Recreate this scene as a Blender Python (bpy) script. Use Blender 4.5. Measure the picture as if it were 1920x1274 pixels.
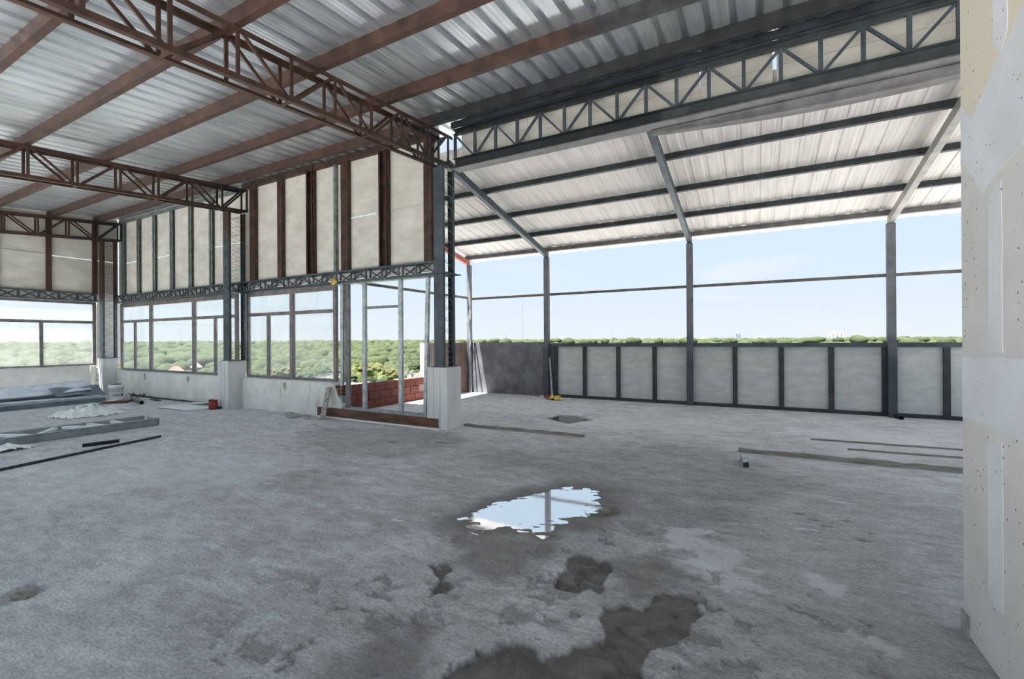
import bpy, math, random
import numpy as np
from mathutils import Vector, Matrix

R = random.Random(7)
scene = bpy.context.scene
for o in list(bpy.data.objects):
    bpy.data.objects.remove(o)
COL = scene.collection

# ------------------------------------------------------------------ camera
cam_d = bpy.data.cameras.new('camera')
cam_d.sensor_width = 36.0
cam_d.lens = 849.04 / 1920 * 36.0
cam_d.clip_start = 0.05
cam_d.clip_end = 20000
cam = bpy.data.objects.new('camera', cam_d)
COL.objects.link(cam)
YAW, PITCH, ROLL, EYE = 0.494506, 0.000884, -0.005859, 1.45
_r = Vector((math.cos(YAW), math.sin(YAW), 0)); _f = Vector((-math.sin(YAW), math.cos(YAW), 0)); _u = Vector((0, 0, 1))
_f2 = _f * math.cos(PITCH) + _u * math.sin(PITCH); _u2 = _u * math.cos(PITCH) - _f * math.sin(PITCH)
_r3 = _r * math.cos(ROLL) + _u2 * math.sin(ROLL); _u3 = _u2 * math.cos(ROLL) - _r * math.sin(ROLL)
cam.matrix_world = Matrix(((_r3.x, _u3.x, -_f2.x, 0), (_r3.y, _u3.y, -_f2.y, 0), (_r3.z, _u3.z, -_f2.z, EYE), (0, 0, 0, 1)))
scene.camera = cam

# ------------------------------------------------------------------ world, sun, exposure
SKY = 0.77
SUN = 18.0
EXPOSURE = 0.52
world = bpy.data.worlds.new('daylight')
scene.world = world
world.use_nodes = True
nt = world.node_tree
nt.nodes.clear()
w_out = nt.nodes.new('ShaderNodeOutputWorld')
w_bg = nt.nodes.new('ShaderNodeBackground')
w_bg.inputs['Strength'].default_value = SKY
w_tc = nt.nodes.new('ShaderNodeTexCoord')
w_sep = nt.nodes.new('ShaderNodeSeparateXYZ')
nt.links.new(w_tc.outputs['Generated'], w_sep.inputs[0])
w_ramp = nt.nodes.new('ShaderNodeValToRGB')
w_ramp.color_ramp.elements[0].position = 0.0
w_ramp.color_ramp.elements[0].color = (0.76, 0.83, 0.89, 1)
w_ramp.color_ramp.elements[1].position = 0.6
w_ramp.color_ramp.elements[1].color = (0.56, 0.72, 0.90, 1)
e = w_ramp.color_ramp.elements.new(0.09); e.color = (0.69, 0.80, 0.90, 1)
e = w_ramp.color_ramp.elements.new(0.22); e.color = (0.62, 0.77, 0.91, 1)
nt.links.new(w_sep.outputs['Z'], w_ramp.inputs[0])
w_map = nt.nodes.new('ShaderNodeMapping')
w_map.inputs['Scale'].default_value = (2.2, 2.2, 9.0)
w_map.inputs['Location'].default_value = (3.1, 1.7, 0.4)
nt.links.new(w_tc.outputs['Generated'], w_map.inputs[0])
w_n = nt.nodes.new('ShaderNodeTexNoise')
w_n.inputs['Scale'].default_value = 1.6
w_n.inputs['Detail'].default_value = 7
w_n.inputs['Roughness'].default_value = 0.55
nt.links.new(w_map.outputs[0], w_n.inputs['Vector'])
w_cr = nt.nodes.new('ShaderNodeValToRGB')
w_cr.color_ramp.elements[0].position = 0.56
w_cr.color_ramp.elements[0].color = (0, 0, 0, 1)
w_cr.color_ramp.elements[1].position = 0.74
w_cr.color_ramp.elements[1].color = (0.75, 0.75, 0.75, 1)
nt.links.new(w_n.outputs['Fac'], w_cr.inputs[0])
w_mix = nt.nodes.new('ShaderNodeMixRGB')
w_mix.inputs['Color2'].default_value = (0.84, 0.86, 0.89, 1)
nt.links.new(w_cr.outputs[0], w_mix.inputs['Fac'])
nt.links.new(w_ramp.outputs[0], w_mix.inputs['Color1'])
nt.links.new(w_mix.outputs[0], w_bg.inputs['Color'])
nt.links.new(w_bg.outputs[0], w_out.inputs['Surface'])

sun_d = bpy.data.lights.new('sun', 'SUN')
sun_d.energy = SUN
sun_d.angle = math.radians(0.6)
sun_d.color = (1.0, 0.975, 0.945)
sun = bpy.data.objects.new('sun', sun_d)
COL.objects.link(sun)
sun.location = (-20, -10, 60)
sun.rotation_euler = Vector((0.17, 0.30, -1)).to_track_quat('-Z', 'Y').to_euler()

vs = scene.view_settings
vs.view_transform = 'Standard'
vs.look = 'None'
vs.gamma = 1.0
vs.use_curve_mapping = False
vs.exposure = EXPOSURE

# ------------------------------------------------------------------ helpers
def setp(o, label=None, cat=None, group=None, kind=None):
    if label: o['label'] = label
    if cat: o['category'] = cat
    if group: o['group'] = group
    if kind: o['kind'] = kind
    return o


def emp(name, loc, label=None, cat=None, group=None, kind=None):
    o = bpy.data.objects.new(name, None)
    o.empty_display_size = 0.1
    o.location = loc
    COL.objects.link(o)
    return setp(o, label, cat, group, kind)


def wloc(o):
    v = Vector((0, 0, 0))
    while o is not None:
        v = v + Vector(o.location)
        o = o.parent
    return v


def link_mesh(name, me, parent=None, loc=None):
    o = bpy.data.objects.new(name, me)
    COL.objects.link(o)
    if parent is not None:
        o.parent = parent
    if loc is not None:
        o.location = Vector(loc) - (wloc(parent) if parent is not None else Vector((0, 0, 0)))
    return o


class MB:
    """Collects polygons in world coordinates; build() links them as one mesh object."""
    def __init__(self):
        self.v = []; self.f = []

    def add(self, vs_, fs_):
        b = len(self.v)
        self.v.extend([tuple(q) for q in vs_])
        self.f.extend([tuple(i + b for i in f) for f in fs_])
        return self

    def box(self, x0, x1, y0, y1, z0, z1):
        return self.add([(x0, y0, z0), (x1, y0, z0), (x1, y1, z0), (x0, y1, z0), (x0, y0, z1), (x1, y0, z1), (x1, y1, z1), (x0, y1, z1)],
                        [(0, 3, 2, 1), (4, 5, 6, 7), (0, 1, 5, 4), (1, 2, 6, 5), (2, 3, 7, 6), (3, 0, 4, 7)])

    def prof(self, p, q, poly, up=(0, 0, 1)):
        p = Vector(p); q = Vector(q); d = (q - p).normalized()
        up = Vector(up)
        s = d.cross(up)
        if s.length < 1e-5:
            up = Vector((0, 1, 0)); s = d.cross(up)
        s.normalize(); u = s.cross(d)
        n = len(poly)
        vs_ = [p + s * a + u * b for a, b in poly] + [q + s * a + u * b for a, b in poly]
        fs_ = [(i, (i + 1) % n, n + (i + 1) % n, n + i) for i in range(n)] + [tuple(range(n - 1, -1, -1)), tuple(range(n, 2 * n))]
        return self.add(vs_, fs_)

    def bar(self, p, q, w, t, up=(0, 0, 1)):
        return self.prof(p, q, [(-w / 2, -t / 2), (w / 2, -t / 2), (w / 2, t / 2), (-w / 2, t / 2)], up)

    def tube(self, p, q, r, n=8):
        return self.prof(p, q, [(r * math.cos(2 * math.pi * i / n), r * math.sin(2 * math.pi * i / n)) for i in range(n)])

    def path(self, pts, r, n=6):
        pts = [Vector(p) for p in pts]
        rings = []
        for i, p in enumerate(pts):
            d = (pts[min(i + 1, len(pts) - 1)] - pts[max(i - 1, 0)]).normalized()
            up = Vector((0, 0, 1)) if abs(d.z) < 0.95 else Vector((1, 0, 0))
            s = d.cross(up).normalized(); u = s.cross(d)
            rings.append([p + s * r * math.cos(2 * math.pi * k / n) + u * r * math.sin(2 * math.pi * k / n) for k in range(n)])
        vs_ = [q for rg in rings for q in rg]
        fs_ = []
        for i in range(len(pts) - 1):
            for k in range(n):
                a = i * n + k; b = i * n + (k + 1) % n
                fs_.append((a, b, b + n, a + n))
        fs_.append(tuple(range(n - 1, -1, -1)))
        fs_.append(tuple((len(pts) - 1) * n + k for k in range(n)))
        return self.add(vs_, fs_)

    def lathe(self, prof, c, n=24):
        c = Vector(c)
        vs_ = []; fs_ = []
        for r_, z in prof:
            for k in range(n):
                a = 2 * math.pi * k / n
                vs_.append(c + Vector((r_ * math.cos(a), r_ * math.sin(a), z)))
        for i in range(len(prof) - 1):
            for k in range(n):
                a = i * n + k; b = i * n + (k + 1) % n
                fs_.append((a, b, b + n, a + n))
        fs_.append(tuple(range(n - 1, -1, -1)))
        fs_.append(tuple((len(prof) - 1) * n + k for k in range(n)))
        return self.add(vs_, fs_)

    def build(self, name, mat, parent=None, smooth=False, bevel=0.0):
        P = np.array(self.v, dtype=float)
        lo, hi = P.min(0), P.max(0)
        org = Vector(((lo[0] + hi[0]) / 2, (lo[1] + hi[1]) / 2, lo[2]))
        me = bpy.data.meshes.new(name)
        me.from_pydata([(x - org.x, y - org.y, z - org.z) for x, y, z in self.v], [], self.f)
        if smooth:
            me.polygons.foreach_set('use_smooth', [True] * len(me.polygons))
        me.materials.append(mat)
        me.update()
        o = link_mesh(name, me, parent, org)
        if bevel > 0:
            m = o.modifiers.new('bevel', 'BEVEL'); m.width = bevel; m.segments = 2; m.limit_method = 'ANGLE'
        return o


def chan(w, h, t):
    return [(-w / 2, -h / 2), (w / 2, -h / 2), (w / 2, -h / 2 + t), (-w / 2 + t, -h / 2 + t), (-w / 2 + t, h / 2 - t), (w / 2, h / 2 - t), (w / 2, h / 2), (-w / 2, h / 2)]


def flip(poly):
    return [(-a, b) for a, b in reversed(poly)]


def angle(w, h, t):
    return [(0, 0), (w, 0), (w, t), (t, t), (t, h), (0, h)]


# ---- numpy value noise
_T = np.random.RandomState(3).rand(256, 256)


def vnoise(x, y, seed=0):
    x = np.asarray(x, float) + seed * 17.3; y = np.asarray(y, float) + seed * 9.1
    xi = np.floor(x).astype(int); yi = np.floor(y).astype(int)
    fx = x - xi; fy = y - yi
    fx = fx * fx * (3 - 2 * fx); fy = fy * fy * (3 - 2 * fy)
    a = _T[xi & 255, yi & 255]; b = _T[(xi + 1) & 255, yi & 255]
    c = _T[xi & 255, (yi + 1) & 255]; d = _T[(xi + 1) & 255, (yi + 1) & 255]
    return (a * (1 - fx) + b * fx) * (1 - fy) + (c * (1 - fx) + d * fx) * fy - 0.5


def fbm(x, y, seed=0, octaves=4, gain=0.5):
    s = 0; a = 1.0
    for k in range(octaves):
        s = s + a * vnoise(x * 2 ** k, y * 2 ** k, seed + k * 3)
        a *= gain
    return s


def sdist(px, py, poly):
    """signed distance to a polygon, negative inside (numpy)."""
    px = np.asarray(px); py = np.asarray(py)
    d = np.full(px.shape, 1e9); ins = np.zeros(px.shape, bool)
    n = len(poly)
    for i in range(n):
        ax, ay = poly[i]; bx, by = poly[(i + 1) % n]
        ex, ey = bx - ax, by - ay
        t = np.clip(((px - ax) * ex + (py - ay) * ey) / (ex * ex + ey * ey + 1e-12), 0, 1)
        d = np.minimum(d, np.hypot(px - ax - t * ex, py - ay - t * ey))
        c = ((ay > py) != (by > py)) & (px < (bx - ax) * (py - ay) / ((by - ay) if abs(by - ay) > 1e-9 else 1e-9) + ax)
        ins ^= c
    return np.where(ins, -d, d)


def smooth(a, b, x):
    t = np.clip((x - a) / (b - a), 0, 1)
    return t * t * (3 - 2 * t)


# ------------------------------------------------------------------ materials
def srgb(r, g, b):
    def f(c):
        c /= 255.0
        return c / 12.92 if c <= 0.04045 else ((c + 0.055) / 1.055) ** 2.4
    return (f(r), f(g), f(b), 1.0)


class Mat:
    def __init__(self, name, rough=0.7, metal=0.0, spec=0.4):
        self.m = bpy.data.materials.new(name)
        self.m.use_nodes = True
        self.t = self.m.node_tree
        self.b = self.t.nodes['Principled BSDF']
        self.b.inputs['Roughness'].default_value = rough
        self.b.inputs['Metallic'].default_value = metal
        self.b.inputs['Specular IOR Level'].default_value = spec
        self.pos = None

    def n(self, typ, **kw):
        nd = self.t.nodes.new(typ)
        for k, v in kw.items():
            setattr(nd, k, v)
        return nd

    def l(self, a, b):
        self.t.links.new(a, b)

    def wpos(self):
        if self.pos is None:
            self.pos = self.n('ShaderNodeNewGeometry').outputs['Position']
        return self.pos

    def noise(self, scale, detail=4, rough=0.55, stretch=(1, 1, 1), obj=False, off=(0, 0, 0), rot=0.0):
        mp = self.n('ShaderNodeMapping')
        mp.inputs['Scale'].default_value = stretch
        mp.inputs['Location'].default_value = off
        mp.inputs['Rotation'].default_value = (0, 0, rot)
        if obj:
            self.l(self.n('ShaderNodeTexCoord').outputs['Object'], mp.inputs[0])
        else:
            self.l(self.wpos(), mp.inputs[0])
        nz = self.n('ShaderNodeTexNoise')
        nz.inputs['Scale'].default_value = scale
        nz.inputs['Detail'].default_value = detail
        nz.inputs['Roughness'].default_value = rough
        self.l(mp.outputs[0], nz.inputs['Vector'])
        return nz.outputs['Fac']

    def ramp(self, fac, a, b, ca=(0, 0, 0, 1), cb=(1, 1, 1, 1)):
        r = self.n('ShaderNodeValToRGB')
        r.color_ramp.elements[0].position = a; r.color_ramp.elements[0].color = ca
        r.color_ramp.elements[1].position = b; r.color_ramp.elements[1].color = cb
        self.l(fac, r.inputs[0])
        return r.outputs[0]

    def mix(self, fac, c1, c2, mode='MIX'):
        m = self.n('ShaderNodeMixRGB', blend_type=mode)
        for sock, c in ((m.inputs['Fac'], fac), (m.inputs['Color1'], c1), (m.inputs['Color2'], c2)):
            if isinstance(c, (int, float)):
                sock.default_value = c if sock.name == 'Fac' else (c, c, c, 1)
            elif isinstance(c, tuple):
                sock.default_value = c
            else:
                self.l(c, sock)
        return m.outputs[0]

    def math(self, op, a, b=0.0, clamp=False):
        m = self.n('ShaderNodeMath', operation=op, use_clamp=clamp)
        for i, c in enumerate((a, b)):
            if isinstance(c, (int, float)):
                m.inputs[i].default_value = c
            else:
                self.l(c, m.inputs[i])
        return m.outputs[0]

    def color(self, c):
        if isinstance(c, tuple):
            self.b.inputs['Base Color'].default_value = c
        else:
            self.l(c, self.b.inputs['Base Color'])
        return self

    def rough(self, c):
        self.l(c, self.b.inputs['Roughness'])
        return self

    def bump(self, h, strength=0.3, dist=0.01):
        b = self.n('ShaderNodeBump')
        b.inputs['Strength'].default_value = strength
        b.inputs['Distance'].default_value = dist
        self.l(h, b.inputs['Height'])
        self.l(b.outputs[0], self.b.inputs['Normal'])
        return self

    def axis(self, ax):
        s = self.n('ShaderNodeSeparateXYZ')
        self.l(self.wpos(), s.inputs[0])
        return s.outputs['XYZ'.index(ax)]


def simple(name, c1, c2, scale=6, rough=0.7, metal=0.0, bump=0.15, bscale=60, obj=False, stretch=(1, 1, 1), lo=0.35, hi=0.65, bd=0.004):
    M = Mat(name, rough, metal)
    n1 = M.noise(scale, 6, 0.6, stretch, obj)
    M.color(M.ramp(n1, lo, hi, c1, c2))
    if bump:
        M.bump(M.noise(bscale, 4, 0.6, stretch, obj), bump, bd)
    return M.m


BROWN_A, BROWN_B = srgb(52, 36, 30), srgb(78, 55, 45)
DARK_A, DARK_B = srgb(34, 39, 43), srgb(54, 61, 66)
M_BROWN = simple('brown_steel', BROWN_A, BROWN_B, 5, 0.6, 0.0, 0.25, 40)
M_DARK = simple('dark_steel', DARK_A, DARK_B, 4, 0.5, 0.0, 0.15, 30)
M_SLATE = simple('slate_steel', srgb(52, 61, 69), srgb(76, 86, 94), 4, 0.5, 0.0, 0.15, 30)


def painted(name, axis, a, b, ca, cb, wob=0.5, rough=0.55):
    """two coats of paint meeting along a world axis between a and b."""
    M = Mat(name, rough)
    n1 = M.noise(5, 6, 0.6)
    x = M.math('ADD', M.axis(axis), M.math('MULTIPLY', M.math('SUBTRACT', M.noise(3, 3), 0.5), wob))
    f = M.math('DIVIDE', M.math('SUBTRACT', x, a), b - a, True)
    M.color(M.mix(f, M.ramp(n1, 0.35, 0.65, *ca), M.ramp(n1, 0.35, 0.65, *cb)))
    M.bump(M.noise(40, 4, 0.6), 0.2, 0.004)
    return M.m


M_TRUSS = painted('brown_steel_black_end', 'Y', 4.7, 5.7, (BROWN_A, BROWN_B), (srgb(24, 24, 26), srgb(44, 44, 46)))
M_COL2 = painted('steel_column_two_coats', 'Z', 3.5, 3.9, (srgb(50, 58, 64), srgb(74, 84, 90)), (BROWN_A, BROWN_B), 0.1)
M_PURLIN_X = painted('brown_then_grey_steel', 'X', -1.9, -1.3, (BROWN_A, BROWN_B), (srgb(40, 42, 44), srgb(66, 68, 70)), 0.1)
M_PURLIN_D = painted('brown_then_black_steel', 'X', -4.6, -4.2, (BROWN_A, BROWN_B), (srgb(26, 28, 30), srgb(46, 49, 52)), 0.1)
M_STUD = Mat('flaking_brown_stud', 0.6)
_n = M_STUD.noise(14, 6, 0.7, (1, 1, 0.5))
M_STUD.color(M_STUD.mix(M_STUD.ramp(_n, 0.62, 0.7), M_STUD.ramp(M_STUD.noise(6, 5), 0.35, 0.65, srgb(48, 32, 28), srgb(78, 54, 46)), srgb(140, 118, 104)))
M_STUD.bump(_n, 0.3, 0.004)
M_STUD = M_STUD.m
M_GALV = simple('galvanised_steel', srgb(140, 146, 148), srgb(190, 196, 198), 9, 0.45, 0.55, 0.1, 30)
M_GALVD = simple('dull_zinc_stud', srgb(96, 104, 104), srgb(136, 144, 142), 9, 0.5, 0.3, 0.1, 30)
M_RAIL = simple('grey_brown_rail', srgb(82, 80, 84), srgb(112, 110, 112), 5, 0.5, 0.0, 0.1, 30)
M_FRAME = simple('window_frame_steel', srgb(98, 92, 92), srgb(132, 126, 126), 6, 0.5, 0.1, 0.15, 40)

# corrugated roof metal
_m = Mat('galvanised_roof_sheet', 0.35, 0.82)
_n = _m.noise(3, 6, 0.6, (3, 0.35, 1))
_m.color(_m.ramp(_n, 0.3, 0.7, srgb(176, 182, 187), srgb(216, 220, 223)))
_m.rough(_m.ramp(_m.noise(4, 5), 0.3, 0.7, (0.32, 0.32, 0.32, 1), (0.40, 0.40, 0.40, 1)))
M_ROOF = _m.m
_m = Mat('white_lined_roof_sheet', 0.75)
_n = _m.noise(3, 6, 0.6, (5, 0.3, 1))
_m.color(_m.ramp(_n, 0.3, 0.72, srgb(188, 183, 179), srgb(214, 210, 207)))
_m.bump(_m.noise(8, 4, 0.5, (4, 0.4, 1)), 0.35, 0.012)
M_ROOFW = _m.m

# cement boards
_m = Mat('cement_board', 0.9)
_n = _m.noise(2.2, 5, 0.6, (1, 1, 2.2))
_c = _m.ramp(_n, 0.3, 0.72, srgb(190, 185, 176), srgb(218, 214, 206))
_c = _m.mix(_m.ramp(_m.noise(1.3, 7, 0.7, (1, 1, 3)), 0.66, 0.78), _c, srgb(176, 160, 142))
_m.color(_c)
_m.bump(_m.noise(70, 5, 0.7), 0.5, 0.006)
M_BOARD = _m.m
_m = Mat('grey_parapet_board', 0.9)
_n = _m.noise(3, 6, 0.6, (1, 1, 3))
_m.color(_m.ramp(_n, 0.3, 0.72, srgb(176, 178, 180), srgb(208, 208, 206)))
_m.bump(_m.noise(60, 5, 0.7, (1, 1, 2)), 0.5, 0.006)
M_PBOARD = _m.m
_m = Mat('rendered_low_wall', 0.85)
_c = _m.ramp(_m.noise(2.5, 6, 0.6), 0.3, 0.7, srgb(206, 206, 200), srgb(232, 232, 226))
_c = _m.mix(_m.ramp(_m.noise(2.2, 6, 0.65, (1.6, 1, 0.5)), 0.60, 0.75), _c, srgb(168, 160, 146))
_m.color(_c)
_m.bump(_m.noise(26, 6, 0.65), 0.35, 0.008)
M_WALL = _m.m
M_PLINTH = simple('board_marked_concrete', srgb(194, 195, 195), srgb(212, 212, 210), 3, 0.85, 0, 0.3, 30, False, (2, 2, 0.6))
M_MEMBR = simple('dark_grey_membrane', srgb(82, 84, 90), srgb(112, 114, 120), 3, 0.55, 0, 0.2, 30)
M_RUSTY = simple('rusty_side_panel', srgb(110, 90, 84), srgb(140, 116, 106), 3, 0.7, 0, 0.2, 30)

# partition plaster
_m = Mat('bare_plaster', 0.85)
_c = _m.ramp(_m.noise(2.0, 6, 0.6), 0.3, 0.7, srgb(206, 203, 198), srgb(224, 221, 217))
_hz = _m.ramp(_m.math('ADD', _m.math('DIVIDE', _m.axis('Z'), 3.0), _m.math('MULTIPLY', _m.noise(3, 4), 0.25)), 0.90, 1.03)
_c = _m.mix(_hz, _c, srgb(226, 216, 198))
_v = _m.n('ShaderNodeTexVoronoi'); _v.inputs['Scale'].default_value = 34
_m.l(_m.wpos(), _v.inputs['Vector'])
_dots = _m.math('MULTIPLY', _m.math('LESS_THAN', _v.outputs['Distance'], 0.17), _m.math('GREATER_THAN', _m.noise(14, 4), 0.545))
_m.color(_m.mix(_dots, _c, srgb(96, 92, 90)))
_m.bump(_m.mix(0.25, _m.noise(40, 5, 0.6), _dots), 0.25, -0.004)
M_PLAST = _m.m
_m = Mat('joint_compound', 0.8)
_v = _m.n('ShaderNodeTexVoronoi'); _v.inputs['Scale'].default_value = 34
_m.l(_m.wpos(), _v.inputs['Vector'])
_dots = _m.math('MULTIPLY', _m.math('LESS_THAN', _v.outputs['Distance'], 0.15), _m.math('GREATER_THAN', _m.noise(14, 4), 0.575))
_m.color(_m.mix(_dots, _m.ramp(_m.noise(3, 5), 0.3, 0.7, srgb(214, 216, 218), srgb(228, 231, 234)), srgb(110, 106, 104)))
M_PATCH = _m.m

M_BRICK = simple('red_hollow_brick', srgb(106, 60, 52), srgb(138, 82, 70), 9, 0.85, 0, 0.5, 40, False, (1, 1, 6))
M_MORTAR = simple('grey_mortar', srgb(130, 118, 110), srgb(160, 148, 138), 9, 0.9, 0, 0.4, 50)
M_BEAM = simple('rust_brown_channel', srgb(74, 50, 40), srgb(114, 78, 60), 5, 0.6, 0, 0.25, 40, False, (0.6, 1, 2))
M_WOOD = simple('weathered_timber', srgb(104, 100, 92), srgb(146, 140, 130), 8, 0.9, 0, 0.5, 50, True, (0.5, 4, 4))
M_BUCKET = simple('white_bucket_plastic', srgb(226, 226, 222), srgb(240, 240, 238), 5, 0.4, 0, 0)
M_BLACK = simple('black_print', srgb(34, 34, 36), srgb(54, 54, 56), 5, 0.6, 0, 0)
M_RED = simple('red_enamel', srgb(118, 36, 34), srgb(146, 52, 48), 8, 0.4, 0, 0.1, 30)
M_WHITE = simple('white_sheet', srgb(222, 226, 228), srgb(242, 244, 246), 4, 0.5, 0, 0.1, 20)
M_YEL = simple('yellow_cloth', srgb(196, 170, 84), srgb(226, 204, 120), 12, 0.9, 0, 0.3, 40, True)
M_STONE = simple('rubble_grey', srgb(142, 140, 136), srgb(184, 182, 176), 12, 0.95, 0, 0.6, 30, True)
M_RAGR = simple('faded_red_rag', srgb(120, 54, 54), srgb(166, 92, 82), 9, 0.9, 0, 0.4, 30, True)
M_GREEN = simple('green_print', srgb(60, 150, 110), srgb(90, 180, 140), 9, 0.7, 0, 0)
M_SHEET = simple('bluish_metal_sheet', srgb(186, 196, 204), srgb(222, 229, 234), 5, 0.45, 0.1, 0.15, 12)
M_ZINC = simple('grey_primer_steel', srgb(128, 136, 138), srgb(158, 166, 168), 5, 0.5, 0.0, 0.15, 20)
M_SHEETD = simple('slate_metal_sheet', srgb(86, 98, 108), srgb(120, 132, 142), 5, 0.5, 0.1, 0.15, 20)

# plastic film
_m = Mat('clear_plastic_film', 0.3)
_m.color(_m.ramp(_m.noise(7, 4), 0.3, 0.7, srgb(226, 232, 229), srgb(246, 249, 248)))
_m.b.inputs['Alpha'].default_value = 0.95
M_FILM = _m.m

# dusty window glass
gm = bpy.data.materials.new('dusty_glass')
gm.use_nodes = True
gt = gm.node_tree
gt.nodes.clear()
go = gt.nodes.new('ShaderNodeOutputMaterial')
g_tr = gt.nodes.new('ShaderNodeBsdfTransparent'); g_tr.inputs[0].default_value = (0.97, 0.985, 0.98, 1)
g_df = gt.nodes.new('ShaderNodeBsdfTranslucent'); g_df.inputs[0].default_value = (0.86, 0.88, 0.90, 1)
g_gl = gt.nodes.new('ShaderNodeBsdfGlossy'); g_gl.inputs['Roughness'].default_value = 0.03
g_m1 = gt.nodes.new('ShaderNodeMixShader'); g_m2 = gt.nodes.new('ShaderNodeMixShader')
g_geo = gt.nodes.new('ShaderNodeNewGeometry')
g_map = gt.nodes.new('ShaderNodeMapping'); g_map.inputs['Scale'].default_value = (1.0, 1.0, 0.7)
g_nz = gt.nodes.new('ShaderNodeTexNoise'); g_nz.inputs['Scale'].default_value = 1.5; g_nz.inputs['Detail'].default_value = 5
gt.links.new(g_geo.outputs['Position'], g_map.inputs[0]); gt.links.new(g_map.outputs[0], g_nz.inputs['Vector'])
g_rp = gt.nodes.new('ShaderNodeValToRGB')
g_rp.color_ramp.elements[0].position = 0.3; g_rp.color_ramp.elements[0].color = (0.05, 0.05, 0.05, 1)
g_rp.color_ramp.elements[1].position = 0.75; g_rp.color_ramp.elements[1].color = (0.13, 0.13, 0.13, 1)
gt.links.new(g_nz.outputs['Fac'], g_rp.inputs[0]); gt.links.new(g_rp.outputs[0], g_m1.inputs['Fac'])
g_m2.inputs['Fac'].default_value = 0.05
gt.links.new(g_tr.outputs[0], g_m1.inputs[1]); gt.links.new(g_df.outputs[0], g_m1.inputs[2])
gt.links.new(g_m1.outputs[0], g_m2.inputs[1]); gt.links.new(g_gl.outputs[0], g_m2.inputs[2])
gt.links.new(g_m2.outputs[0], go.inputs['Surface'])
M_GLASS = gm

# ------------------------------------------------------------------ floor (real relief: peeled screed, puddle hollows)
PUDDLE = [(-2.16, 3.02), (-2.05, 2.92), (-1.81, 2.91), (-1.61, 3.03), (-1.42, 3.02), (-1.37, 3.16), (-1.28, 3.46), (-1.15, 3.69), (-1.14, 3.91), (-1.32, 4.23), (-1.5, 4.33), (-1.66, 4.17), (-1.87, 3.86), (-2.03, 3.49), (-2.11, 3.19)]
PUDDLE2 = [(-3.38, 7.70), (-3.29, 8.0), (-2.98, 8.07), (-2.69, 7.80), (-2.86, 7.41), (-3.14, 7.50)]
PITS = [
    [(-1.23, 1.64), (-1.17, 1.73), (-1.176, 1.80), (-1.03, 1.885), (-0.93, 1.90), (-0.87, 1.885), (-0.76, 1.967), (-0.758, 2.02), (-0.68, 2.086), (-0.70, 2.18), (-0.75, 2.30), (-0.735, 2.405), (-0.62, 2.477), (-0.56, 2.46), (-0.50, 2.62), (-0.42, 2.72), (-0.27, 2.75), (-0.257, 2.556), (-0.357, 2.34), (-0.42, 2.10), (-0.44, 1.9), (-0.55, 1.6), (-0.6, 1.3), (-1.15, 1.3)],
    [(-1.10, 2.49), (-1.08, 2.65), (-1.09, 2.79), (-1.0, 2.877), (-0.82, 2.885), (-0.77, 2.57), (-0.815, 2.50), (-0.946, 2.454)],
    [(-1.85, 2.31), (-1.77, 2.35), (-1.65, 2.28), (-1.58, 2.10), (-1.64, 2.04), (-1.73, 2.15)],
]
WETS = [
    [(-0.83, 2.93), (-0.61, 3.11), (-0.41, 3.05), (-0.27, 2.92), (-0.42, 2.78), (-0.55, 2.66), (-0.58, 2.45), (-0.65, 2.6), (-0.77, 2.57)],
    [(-2.0, 2.75), (-1.31, 3.1), (-1.22, 2.87), (-1.29, 2.47), (-1.57, 2.26), (-1.75, 2.42)],
    [(-1.69, 1.6), (-1.57, 1.87), (-1.44, 1.91), (-1.27, 1.68), (-1.25, 1.3), (-1.55, 1.3)],
]


PALE_LIT = [  # pale laitance and painted window light (+), darker screed (-)
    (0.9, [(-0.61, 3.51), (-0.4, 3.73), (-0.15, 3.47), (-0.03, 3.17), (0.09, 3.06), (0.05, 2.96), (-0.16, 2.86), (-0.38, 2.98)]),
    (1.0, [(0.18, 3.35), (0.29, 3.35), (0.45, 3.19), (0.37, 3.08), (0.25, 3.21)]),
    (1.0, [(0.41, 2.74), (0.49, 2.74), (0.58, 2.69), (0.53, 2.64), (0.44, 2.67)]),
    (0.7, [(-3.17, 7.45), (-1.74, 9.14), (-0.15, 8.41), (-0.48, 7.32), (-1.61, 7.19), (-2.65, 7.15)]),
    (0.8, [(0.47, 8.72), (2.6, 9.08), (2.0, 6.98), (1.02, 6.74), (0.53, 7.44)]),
    (0.6, [(-7.99, 1.86), (-7.58, 3.34), (-5.6, 3.66), (-4.25, 3.53), (-4.52, 2.95), (-5.32, 2.34), (-5.72, 1.33)]),  # left floor: brightness from the windows, painted into the colour
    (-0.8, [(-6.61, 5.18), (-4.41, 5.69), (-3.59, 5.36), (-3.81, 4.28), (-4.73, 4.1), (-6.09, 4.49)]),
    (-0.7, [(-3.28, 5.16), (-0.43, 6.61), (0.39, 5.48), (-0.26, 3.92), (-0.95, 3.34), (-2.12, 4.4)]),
    (-0.5, [(-5.12, 3.09), (-4.77, 3.51), (-3.81, 3.75), (-3.43, 2.97), (-4.11, 2.79)]),
]


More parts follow.
